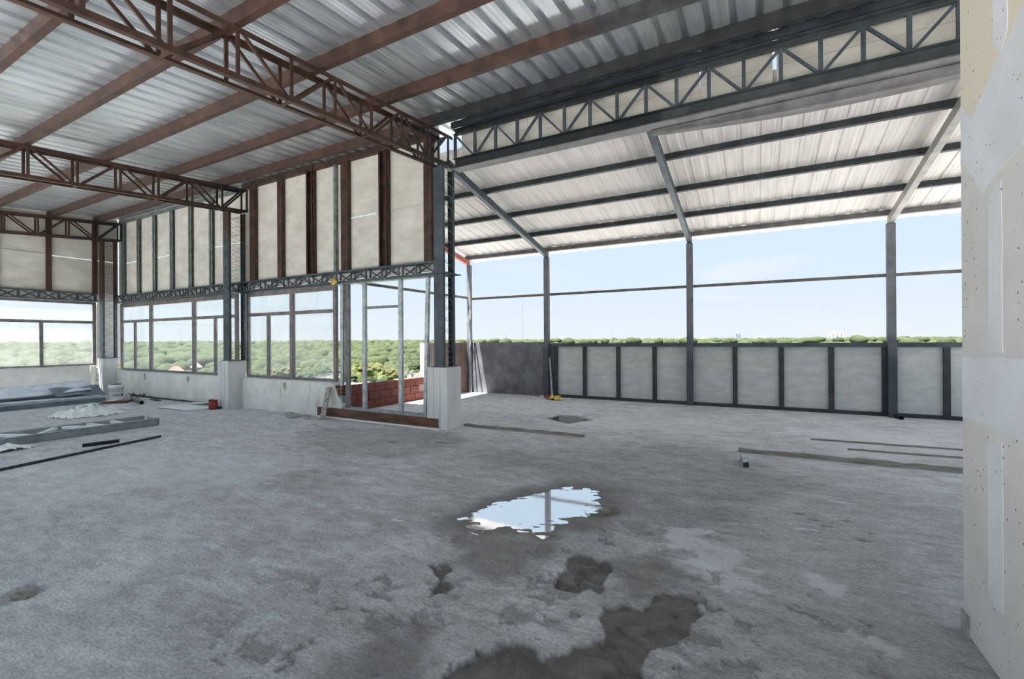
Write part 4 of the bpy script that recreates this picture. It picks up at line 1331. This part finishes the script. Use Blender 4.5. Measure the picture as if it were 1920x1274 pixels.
o = MB().add([(-13.52, 4.70, 0.0), (-13.16, 5.12, 0.0), (-13.50, 5.36, 0.0), (-13.86, 4.94, 0.0), (-13.52, 4.70, 0.055), (-13.16, 5.12, 0.055), (-13.50, 5.36, 0.05), (-13.86, 4.94, 0.05)], [(0, 3, 2, 1), (4, 5, 6, 7), (0, 1, 5, 4), (1, 2, 6, 5), (2, 3, 7, 6), (3, 0, 4, 7)]).build('brown_board', M_BEAM, None, bevel=0.004)
setp(o, 'short brown board lying in front of the white bucket', 'board')
o = MB().bar((-13.35, 5.72, 0.015), (-12.9, 5.66, 0.015), 0.10, 0.028).build('brown_board', M_BEAM)
setp(o, 'thin brown scrap board by the foot of the window wall', 'board')
# tangle of rods and scrap beside the bucket
for k in range(14):
    a = R.uniform(0, math.pi); cx, cy = -14.15 + R.uniform(-0.3, 0.3), 5.70 + R.uniform(-0.14, 0.14); L = R.uniform(0.15, 0.32); z = 0.012 + 0.005 * k
    pts = [(cx + L * (t - 0.5) * math.cos(a), cy + 0.35 * L * (t - 0.5) * math.sin(a), z + 0.03 * math.sin(math.pi * t) + (0.03 * t if k % 2 else 0)) for t in (0, 0.33, 0.66, 1)]
    o = MB().path(pts, 0.010, 5).build('scrap_rod', M_DARK if k % 3 else M_BEAM)
    setp(o, 'short scrap rod in the tangle behind the white bucket', 'scrap rod', 'scrap rods tangled behind the bucket')
for k in range(6):
    chunk('scrap_piece', (-15.0 + 0.12 * k, 5.55 + 0.05 * (k % 2), 0.0), 0.16, 0.12, 0.06 + 0.05 * (k % 3), (M_SHEET, M_DARK, M_WHITE)[k % 3], 0.4 * k, 60 + k, 'crumpled scrap piece between the metal pile and the bucket', 'scrap', 'scrap between the pile and the bucket')

# speckled plank leaning on the sill wall
pl = MB()
pl.prof((-7.05, 5.70, 0.006), (-7.12, 5.90, 0.57), [(-0.06, 0), (0.06, 0), (0.06, 0.02), (-0.06, 0.02)], (0, -0.9, 0.3))
_m = Mat('speckled_plank', 0.9)
_n = _m.noise(60, 3, 0.6, (1, 1, 0.6))
_m.color(_m.ramp(_n, 0.45, 0.55, srgb(110, 98, 92), srgb(196, 190, 186)))
_m.bump(_n, 0.5, 0.006)
o = pl.build('leaning_plank', _m.m)
setp(o, 'short speckled plank leaning against the sill wall near the doorway', 'plank')
# broken hollow brick at the wall end
hb = emp('hollow_brick', (-6.96, 6.02, 0.42), 'broken red hollow brick on the ragged end of the sill wall', 'brick')
mb = MB()
for (z0, z1) in ((0.425, 0.44), (0.505, 0.52), (0.59, 0.605)):
    mb.box(-7.03, -6.86, 5.97, 6.14, z0, z1)
for x in (-7.03, -6.955, -6.875):
    mb.box(x, x + 0.015, 5.97, 6.14, 0.425, 0.605)
mb.build('body', M_BRICK, hb)
# paper scraps by the sill wall
for k, (cx, cy, s) in enumerate(((-7.95, 5.72, 0.12), (-7.78, 5.62, 0.14), (-8.15, 5.80, 0.09), (-7.35, 5.60, 0.08), (-7.62, 5.75, 0.10))):
    rr = random.Random(90 + k)
    a = rr.random() * 3
    ps = [(cx + s * math.cos(a + t) * (0.7 + 0.5 * rr.random()), cy + s * 0.8 * math.sin(a + t) * (0.7 + 0.5 * rr.random())) for t in (0, 1.2, 2.6, 3.9, 5.1)]
    mb = MB().add([(x, y, 0.006) for x, y in ps] + [(x, y, 0.016 + 0.03 * rr.random()) for x, y in ps], [(4, 3, 2, 1, 0), (5, 6, 7, 8, 9)] + [(i, (i + 1) % 5, 5 + (i + 1) % 5, 5 + i) for i in range(5)])
    setp(mb.build('plaster_scrap', M_STONE), 'flat broken plaster scrap at the foot of the sill wall', 'scrap', 'plaster scraps at the foot of the sill wall')
# yellow rag caught on the girder
rg, _ = film('yellow_rag', '', 0, 0, 0.16, 0.14, 0.06, M_YEL, 71, 12)
rg.rotation_euler = (math.radians(82), 0.2, 0.1)
rg.location = (-7.0, 5.925, 2.57)
setp(rg, 'yellow rag caught on the lattice girder over the doorway', 'rag')
# rubble in the parapet corner
for k in range(9):
    chunk('rubble_piece', (-4.95 + 0.085 * k + R.uniform(-0.03, 0.03), 10.36 + R.uniform(-0.10, 0.12), 0.0), R.uniform(0.06, 0.13), R.uniform(0.05, 0.1), R.uniform(0.03, 0.07), M_STONE if k % 3 else M_WALL, R.random() * 3, 120 + k, 'piece of pale rubble at the foot of the terrace post', 'rubble', 'rubble at the terrace post')
for k, (x, y, mt, lab) in enumerate(((-4.42, 10.20, M_RAGR, 'faded red rag in the rubble by the terrace post'), (-4.25, 10.05, M_YEL, 'yellowish crumpled rag beside the rubble by the terrace post'))):
    o, _ = film('rag', '', x, y, 0.34, 0.26, 0.10, mt, 80 + k, 14)
    setp(o, lab, 'rag')
o = MB().prof((-4.54, 10.56, 0.02), (-4.62, 10.585, 1.0), chan(0.04, 0.05, 0.004), (0, -1, 0)).build('leaning_strut', M_GALV)
setp(o, 'thin galvanised strut leaning in the first parapet bay', 'strut')
for k, (xa, xb, za) in enumerate(((-6.93, -7.0, 2.3), (-6.88, -6.99, 1.45))):
    o = MB().tube((xa, 10.40, 0.012), (xb, 10.53, za), 0.014, 8).build('leaning_pole', M_GALVD, None, True)
    setp(o, ('tall thin pole leaning on the terrace corner post', 'shorter thin pole leaning on the terrace corner post')[k], 'pole')

# ------------------------------------------------------------------ world outside
GROUND = -25.0
_m = Mat('far_fields', 1.0, 0, 0.0)
_ln = _m.n('ShaderNodeVectorMath', operation='LENGTH')
_m.l(_m.wpos(), _ln.inputs[0])
_bounce_pave = _m.math('LESS_THAN', _m.math('ADD', _ln.outputs['Value'], _m.math('MULTIPLY', _m.noise(0.05, 4), 30)), 125)  # unseen pale paving, added to bounce sunlight up to the ceilings
_m.color(_m.mix(_bounce_pave, _m.ramp(_m.noise(0.01, 5), 0.35, 0.65, srgb(59, 67, 49), srgb(84, 89, 67)), _m.ramp(_m.noise(0.08, 5), 0.35, 0.65, srgb(176, 175, 172), srgb(204, 203, 200))))
M_GRND = _m.m
def leafmat(name, a, b, sc=0.5):
    M = Mat(name, 0.9, 0, 0.1)
    n1 = M.noise(sc * 1.8, 6, 0.78)
    oi = M.n('ShaderNodeObjectInfo')
    c = M.ramp(n1, 0.36, 0.62, a, b)
    hs = M.n('ShaderNodeHueSaturation')
    M.l(c, hs.inputs['Color'])
    M.l(M.math('ADD', 0.8, M.math('MULTIPLY', oi.outputs['Random'], 0.5)), hs.inputs['Value'])
    M.l(M.math('ADD', 0.485, M.math('MULTIPLY', oi.outputs['Random'], 0.03)), hs.inputs['Hue'])
    M.color(hs.outputs[0])
    M.bump(M.noise(1.6, 3, 0.7), 0.9, 0.5)
    return M.m


LEAF = [leafmat('mid_green_leaves', srgb(46, 55, 35), srgb(76, 85, 55)), leafmat('yellow_green_leaves', srgb(65, 70, 40), srgb(100, 101, 65)), leafmat('dark_green_leaves', srgb(37, 46, 33), srgb(60, 70, 48)), leafmat('grey_green_leaves', srgb(73, 76, 70), srgb(106, 108, 100))]
M_BARK = simple('bark', srgb(80, 68, 58), srgb(110, 96, 82), 3, 0.95, 0, 0)
import bmesh


def crown_mesh(name, seed, mat, lumps=9, sub=3, w=1.0):
    rr = random.Random(seed)
    bm = bmesh.new()
    for k in range(lumps):
        a = rr.random() * 6.28; rad = 2.6 * math.sqrt(rr.random()) * w
        c = Vector((rad * math.cos(a), rad * math.sin(a), 6.2 + rr.uniform(-1.8, 2.6) - rad * 0.35)) if k else Vector((0, 0, 6.0))
        r_ = rr.uniform(1.5, 2.5) if k else 3.0
        m = bmesh.ops.create_icosphere(bm, subdivisions=sub, radius=r_)
        for v in m['verts']:
            n = v.co.normalized()
            q = v.co * 1.1 + Vector((k * 7, seed * 3, 0))
            d = float(fbm(np.array(q.x * 0.9 + q.z * 0.7), np.array(q.y * 0.9 - q.z * 0.6), seed, 3, 0.65))
            v.co = c + v.co * (1 + 0.42 * d) * Vector((1, 1, 0.8)).length / 1.62
            v.co.z = c.z + (v.co.z - c.z) * 0.85
    me = bpy.data.meshes.new(name)
    bm.to_mesh(me); bm.free()
    me.materials.append(mat)
    return me


crowns = [crown_mesh('crown', 10 + k, LEAF[k % 4], 9, 2 if k > 3 else 3, 1.0 if k < 4 else 1.25) for k in range(8)]
_t = MB().lathe([(0.32, 0), (0.22, 2.0), (0.16, 6.0), (0.05, 7.0)], (0, 0, 0), 7)
trunk_me = bpy.data.meshes.new('trunk')
trunk_me.from_pydata(_t.v, [], _t.f)
trunk_me.materials.append(M_BARK)

ground = MB().add([(-9000, -3000, GROUND), (9000, -3000, GROUND), (9000, 12000, GROUND), (-9000, 12000, GROUND)], [(0, 1, 2, 3)]).build('ground', M_GRND)
setp(ground, 'flat wooded land far below the building', kind='structure')


def azdir(u):
    """world heading of a bearing measured from the hall's long view, degrees to the right."""
    a = YAW - math.radians(u)
    return Vector((-math.sin(a), math.cos(a), 0))


HOUSES = [(-46, 330, 11, 7, 'long low house with a salmon roof among the trees, behind the end window', (140, 104, 92)),
          (-36.6, 330, 8, 7, 'house with a red tiled roof among the trees behind the wide window', (138, 96, 84)),
          (-34.9, 380, 6, 6, 'small pale house with a clay roof beyond the red-roofed one', (160, 132, 120)),
          (-43.2, 430, 20, 10, 'white flat building far off behind the end window', (200, 198, 194))]
hpos = [azdir(a) * d for a, d, *_ in HOUSES]
kinds = ['rounded mid-green tree in the woods outside', 'yellow-green tree in the woods outside', 'dark green tree in the woods outside', 'grey-green pale tree in the woods outside']
NT = 0
rr = random.Random(5)
spots = []
for _ in range(9000):
    b = rr.uniform(-58, 6); d = math.sqrt(rr.uniform(118 ** 2, 330 ** 2))
    p = azdir(b) * d
    if any((p - q).length < 6.8 for q in spots):
        continue
    if any((p - h).length < 13 or ((p.normalized() - h.normalized()).length < 0.045 and h.length - 55 < d < h.length) for h in hpos):
        continue
    spots.append(p)
spots.sort(key=lambda q: q.length)
TREE_SPOTS, REST = spots[:300], spots[300:]
for p in TREE_SPOTS:
    k = rr.choice([0, 0, 1, 1, 2, 2, 3, 4, 5, 6, 7]) if p.length > 190 or p.x > -110 else rr.choice([3, 3, 7, 1, 0, 2])
    s = rr.uniform(1.05, 1.55)
    t = emp('tree', (p.x, p.y, GROUND), kinds[k % 4], 'tree', 'trees of the woods outside')
    t.scale = (s * rr.uniform(0.9, 1.15), s * rr.uniform(0.9, 1.15), s)
    t.rotation_euler = (0, 0, rr.uniform(0, 6.28))
    c = bpy.data.objects.new('crown', crowns[k]); COL.objects.link(c); c.parent = t
    c = bpy.data.objects.new('trunk', trunk_me); COL.objects.link(c); c.parent = t
# the rest of the woods, past counting
def blob_field(name, pts, mat, seed):
    bm0 = bmesh.new(); bmesh.ops.create_icosphere(bm0, subdivisions=2, radius=1.0)
    V0 = np.array([v.co[:] for v in bm0.verts]); F0 = np.array([[v.index for v in f.verts] for f in bm0.faces]); bm0.free()
    rs = np.random.RandomState(seed)
    vs_, fs_ = [], []
    n0 = len(V0)
    for i, (x, y, z, sx, sz) in enumerate(pts):
        a = rs.rand() * 6.28
        j = 1 + 0.30 * (rs.rand(n0, 1) - 0.5)
        v = V0 * j
        c, s = math.cos(a), math.sin(a)
        v = np.stack([v[:, 0] * c - v[:, 1] * s, v[:, 0] * s + v[:, 1] * c, v[:, 2]], 1) * np.array([sx, sx, sz]) + np.array([x, y, z])
        vs_.append(v); fs_.append(F0 + i * n0)
    P = np.concatenate(vs_); F = np.concatenate(fs_)
    me = bpy.data.meshes.new(name)
    me.vertices.add(len(P)); me.vertices.foreach_set('co', P.ravel())
    me.loops.add(F.size); me.loops.foreach_set('vertex_index', F.ravel().astype(np.int32))
    me.polygons.add(len(F)); me.polygons.foreach_set('loop_start', np.arange(0, F.size, 3, dtype=np.int32))
    me.polygons.foreach_set('loop_total', np.full(len(F), 3, np.int32))
    me.update(calc_edges=True)
    me.materials.append(mat)
    return link_mesh(name, me)


_m = Mat('distant_leaves', 0.95, 0, 0.05)
_n2 = _m.ramp(_m.noise(0.035, 4, 0.6), 0.35, 0.65)
_n2 = _m.mix(0.5, _n2, _m.ramp(_m.noise(0.5, 5, 0.8), 0.38, 0.62))
_c = _m.mix(_n2, srgb(54, 62, 45), srgb(82, 89, 64))
_c = _m.mix(_m.ramp(_m.noise(0.09, 3, 0.6, off=(50, 0, 0)), 0.55, 0.7), _c, srgb(47, 57, 45))
_m.color(_c)
_m.bump(_m.noise(0.9, 3, 0.7), 0.9, 0.8)
M_FAR = _m.m
fp = []
for p in REST:
    for q in range(3):
        s = rr.uniform(2.6, 4.2)
        fp.append((p.x + rr.uniform(-3, 3), p.y + rr.uniform(-3, 3), GROUND + rr.uniform(6.0, 10.0), s, s * 0.9))
for _ in range(4200):
    b = rr.uniform(-58, 55); d = 300 * (2400 / 300) ** (rr.random() ** 0.85)
    p = azdir(b) * d
    if any((p.normalized() - h.normalized()).length < 0.03 and d < h.length + 15 for h in hpos): continue
    s = rr.uniform(4.0, 7.0) * (1 + d / 1500)
    fp.append((p.x, p.y, GROUND + 5.5 + 9 * (d / 2400) + rr.uniform(0, 4.5), s, s * 0.75))
for _ in range(1500):
    b = rr.uniform(-58, 55); d = rr.uniform(2400, 4200)
    p = azdir(b) * d
    fp.append((p.x, p.y, GROUND + 10 + rr.uniform(0, 9), rr.uniform(14, 34), rr.uniform(9, 15)))
for _ in range(60):
    b = rr.uniform(-8, 48); d = rr.uniform(700, 1300)
    p = azdir(b) * d
    fp.append((p.x, p.y, GROUND + 20 + rr.uniform(-2, 3), rr.uniform(6, 13), rr.uniform(6, 8)))
fo = blob_field('forest', fp, M_FAR, 3)
setp(fo, 'dense woods stretching to the horizon', 'woods', kind='stuff')

for i, ((a, d, w, dp, lab, col), p) in enumerate(zip(HOUSES, hpos)):
    hs = emp('house', (p.x, p.y, GROUND), lab, 'house')
    H0 = 9.0
    ax = azdir(a + 90); fw = azdir(a)
    ang = math.atan2(ax.y, ax.x)
    mw = simple('house_wall', srgb(168, 162, 154), srgb(190, 184, 176), 0.3, 0.9, 0, 0)
    mr = simple('house_roof', srgb(*[c - 14 for c in col]), srgb(*[min(255, c + 10) for c in col]), 0.6, 0.9, 0, 0)
    def W(x, y, z):
        return (p.x + ax.x * x + fw.x * y, p.y + ax.y * x + fw.y * y, GROUND + z)
    v = [W(-w / 2, -dp / 2, 0), W(w / 2, -dp / 2, 0), W(w / 2, dp / 2, 0), W(-w / 2, dp / 2, 0), W(-w / 2, -dp / 2, H0), W(w / 2, -dp / 2, H0), W(w / 2, dp / 2, H0), W(-w / 2, dp / 2, H0)]
    MB().add(v, [(0, 3, 2, 1), (4, 5, 6, 7), (0, 1, 5, 4), (1, 2, 6, 5), (2, 3, 7, 6), (3, 0, 4, 7)]).build('wall', mw, hs)
    e = 0.6
    v = [W(-w / 2 - e, -dp / 2 - e, H0), W(w / 2 + e, -dp / 2 - e, H0), W(w / 2 + e, dp / 2 + e, H0), W(-w / 2 - e, dp / 2 + e, H0), W(-w / 2 + dp * 0.4, 0, H0 + (3.2 if i < 3 else 0.6)), W(w / 2 - dp * 0.4, 0, H0 + (3.2 if i < 3 else 0.6))]
    MB().add(v, [(3, 2, 1, 0), (0, 1, 5, 4), (1, 2, 5), (2, 3, 4, 5), (3, 0, 4)]).build('roof', mr, hs)
    for k in range(3):
        x = -w / 2 + w * (k + 0.5) / 3
        MB().add([W(x - 0.8, -dp / 2 - 0.04, H0 - 2.2), W(x + 0.8, -dp / 2 - 0.04, H0 - 2.2), W(x + 0.8, -dp / 2 - 0.04, H0 - 0.8), W(x - 0.8, -dp / 2 - 0.04, H0 - 0.8)], [(0, 1, 2, 3)]).build('house_window', M_BLACK, hs)

# skyline blocks and masts beyond the terrace
def far_block(u, d, w, h, label, col, nw=4, nh=5):
    p = azdir(u) * d
    ax, fw = azdir(u + 90), azdir(u)
    b = emp('apartment_block', (p.x, p.y, GROUND), label, 'building', 'blocks on the skyline')
    def W(x, y, z):
        return (p.x + ax.x * x + fw.x * y, p.y + ax.y * x + fw.y * y, GROUND + z)
    v = [W(-w / 2, 0, 0), W(w / 2, 0, 0), W(w / 2, w * 0.6, 0), W(-w / 2, w * 0.6, 0), W(-w / 2, 0, h), W(w / 2, 0, h), W(w / 2, w * 0.6, h), W(-w / 2, w * 0.6, h)]
    MB().add(v, [(0, 3, 2, 1), (4, 5, 6, 7), (0, 1, 5, 4), (1, 2, 6, 5), (2, 3, 7, 6), (3, 0, 4, 7)]).build('wall', simple('block_wall', srgb(*col), srgb(*[min(255, c + 12) for c in col]), 0.05, 0.9, 0, 0), b)
    mb = MB().add([W(-w / 5, 0, h), W(w / 5, 0, h), W(w / 5, w / 3, h), W(-w / 5, w / 3, h), W(-w / 5, 0, h + 4), W(w / 5, 0, h + 4), W(w / 5, w / 3, h + 4), W(-w / 5, w / 3, h + 4)], [(4, 5, 6, 7), (0, 1, 5, 4), (1, 2, 6, 5), (2, 3, 7, 6), (3, 0, 4, 7)])
    mb.build('roof_house', M_WALL, b)
    for i in range(nw):
        x = -w / 2 + w * (i + 0.5) / nw
        mb = MB().add([W(x - w / nw * 0.14, -0.3, h * 0.25), W(x + w / nw * 0.14, -0.3, h * 0.25), W(x + w / nw * 0.14, -0.3, h * 0.96), W(x - w / nw * 0.14, -0.3, h * 0.96)], [(0, 1, 2, 3)])
        mb.build('window_strip', M_SHEETD, b)


def bearing(px):
    return math.degrees(math.atan((px - 960) / 849.04))


far_block(bearing(1566), 2200, 52, 48, 'wide white apartment block on the skyline beside the right-hand post', (222, 220, 218))
far_block(bearing(1384), 2600, 22, 54, 'slim dark tower on the skyline', (120, 132, 148), 3)
far_block(bearing(1320), 3000, 30, 44, 'small pale block left of the slim dark tower on the skyline', (200, 204, 208), 3)
far_block(bearing(1425), 3000, 60, 38, 'low wide pale block right of the slim dark tower', (206, 208, 210), 5)


def mast(px, d, h, label, w=2.2):
    p = azdir(bearing(px)) * d
    m = emp('antenna_mast', (p.x, p.y, GROUND), label, 'mast', 'masts on the skyline')
    mb = MB()
    for k in range(3):
        a = 2.1 * k
        MB().bar((p.x + w * math.cos(a), p.y + w * math.sin(a), GROUND), (p.x + 0.3 * math.cos(a), p.y + 0.3 * math.sin(a), GROUND + h), 0.35, 0.35, (1, 0, 0)).build('leg', M_GALV, m)
    n = int(h / 9)
    for j in range(n):
        z = GROUND + h * (j + 0.5) / n; q = w * (1 - (j + 0.5) / n) + 0.3
        mb.box(p.x - q, p.x + q, p.y - q, p.y + q, z, z + 0.5)
    mb.build('platform_ring', M_GALV, m)


mast(1148, 1500, 66, 'antenna mast right of the dark membrane parapet')
mast(980, 1700, 165, 'very tall faint antenna mast above the dark membrane parapet', 0.9)
mast(949, 1800, 50, 'short mast left of the very tall faint mast', 1.2)
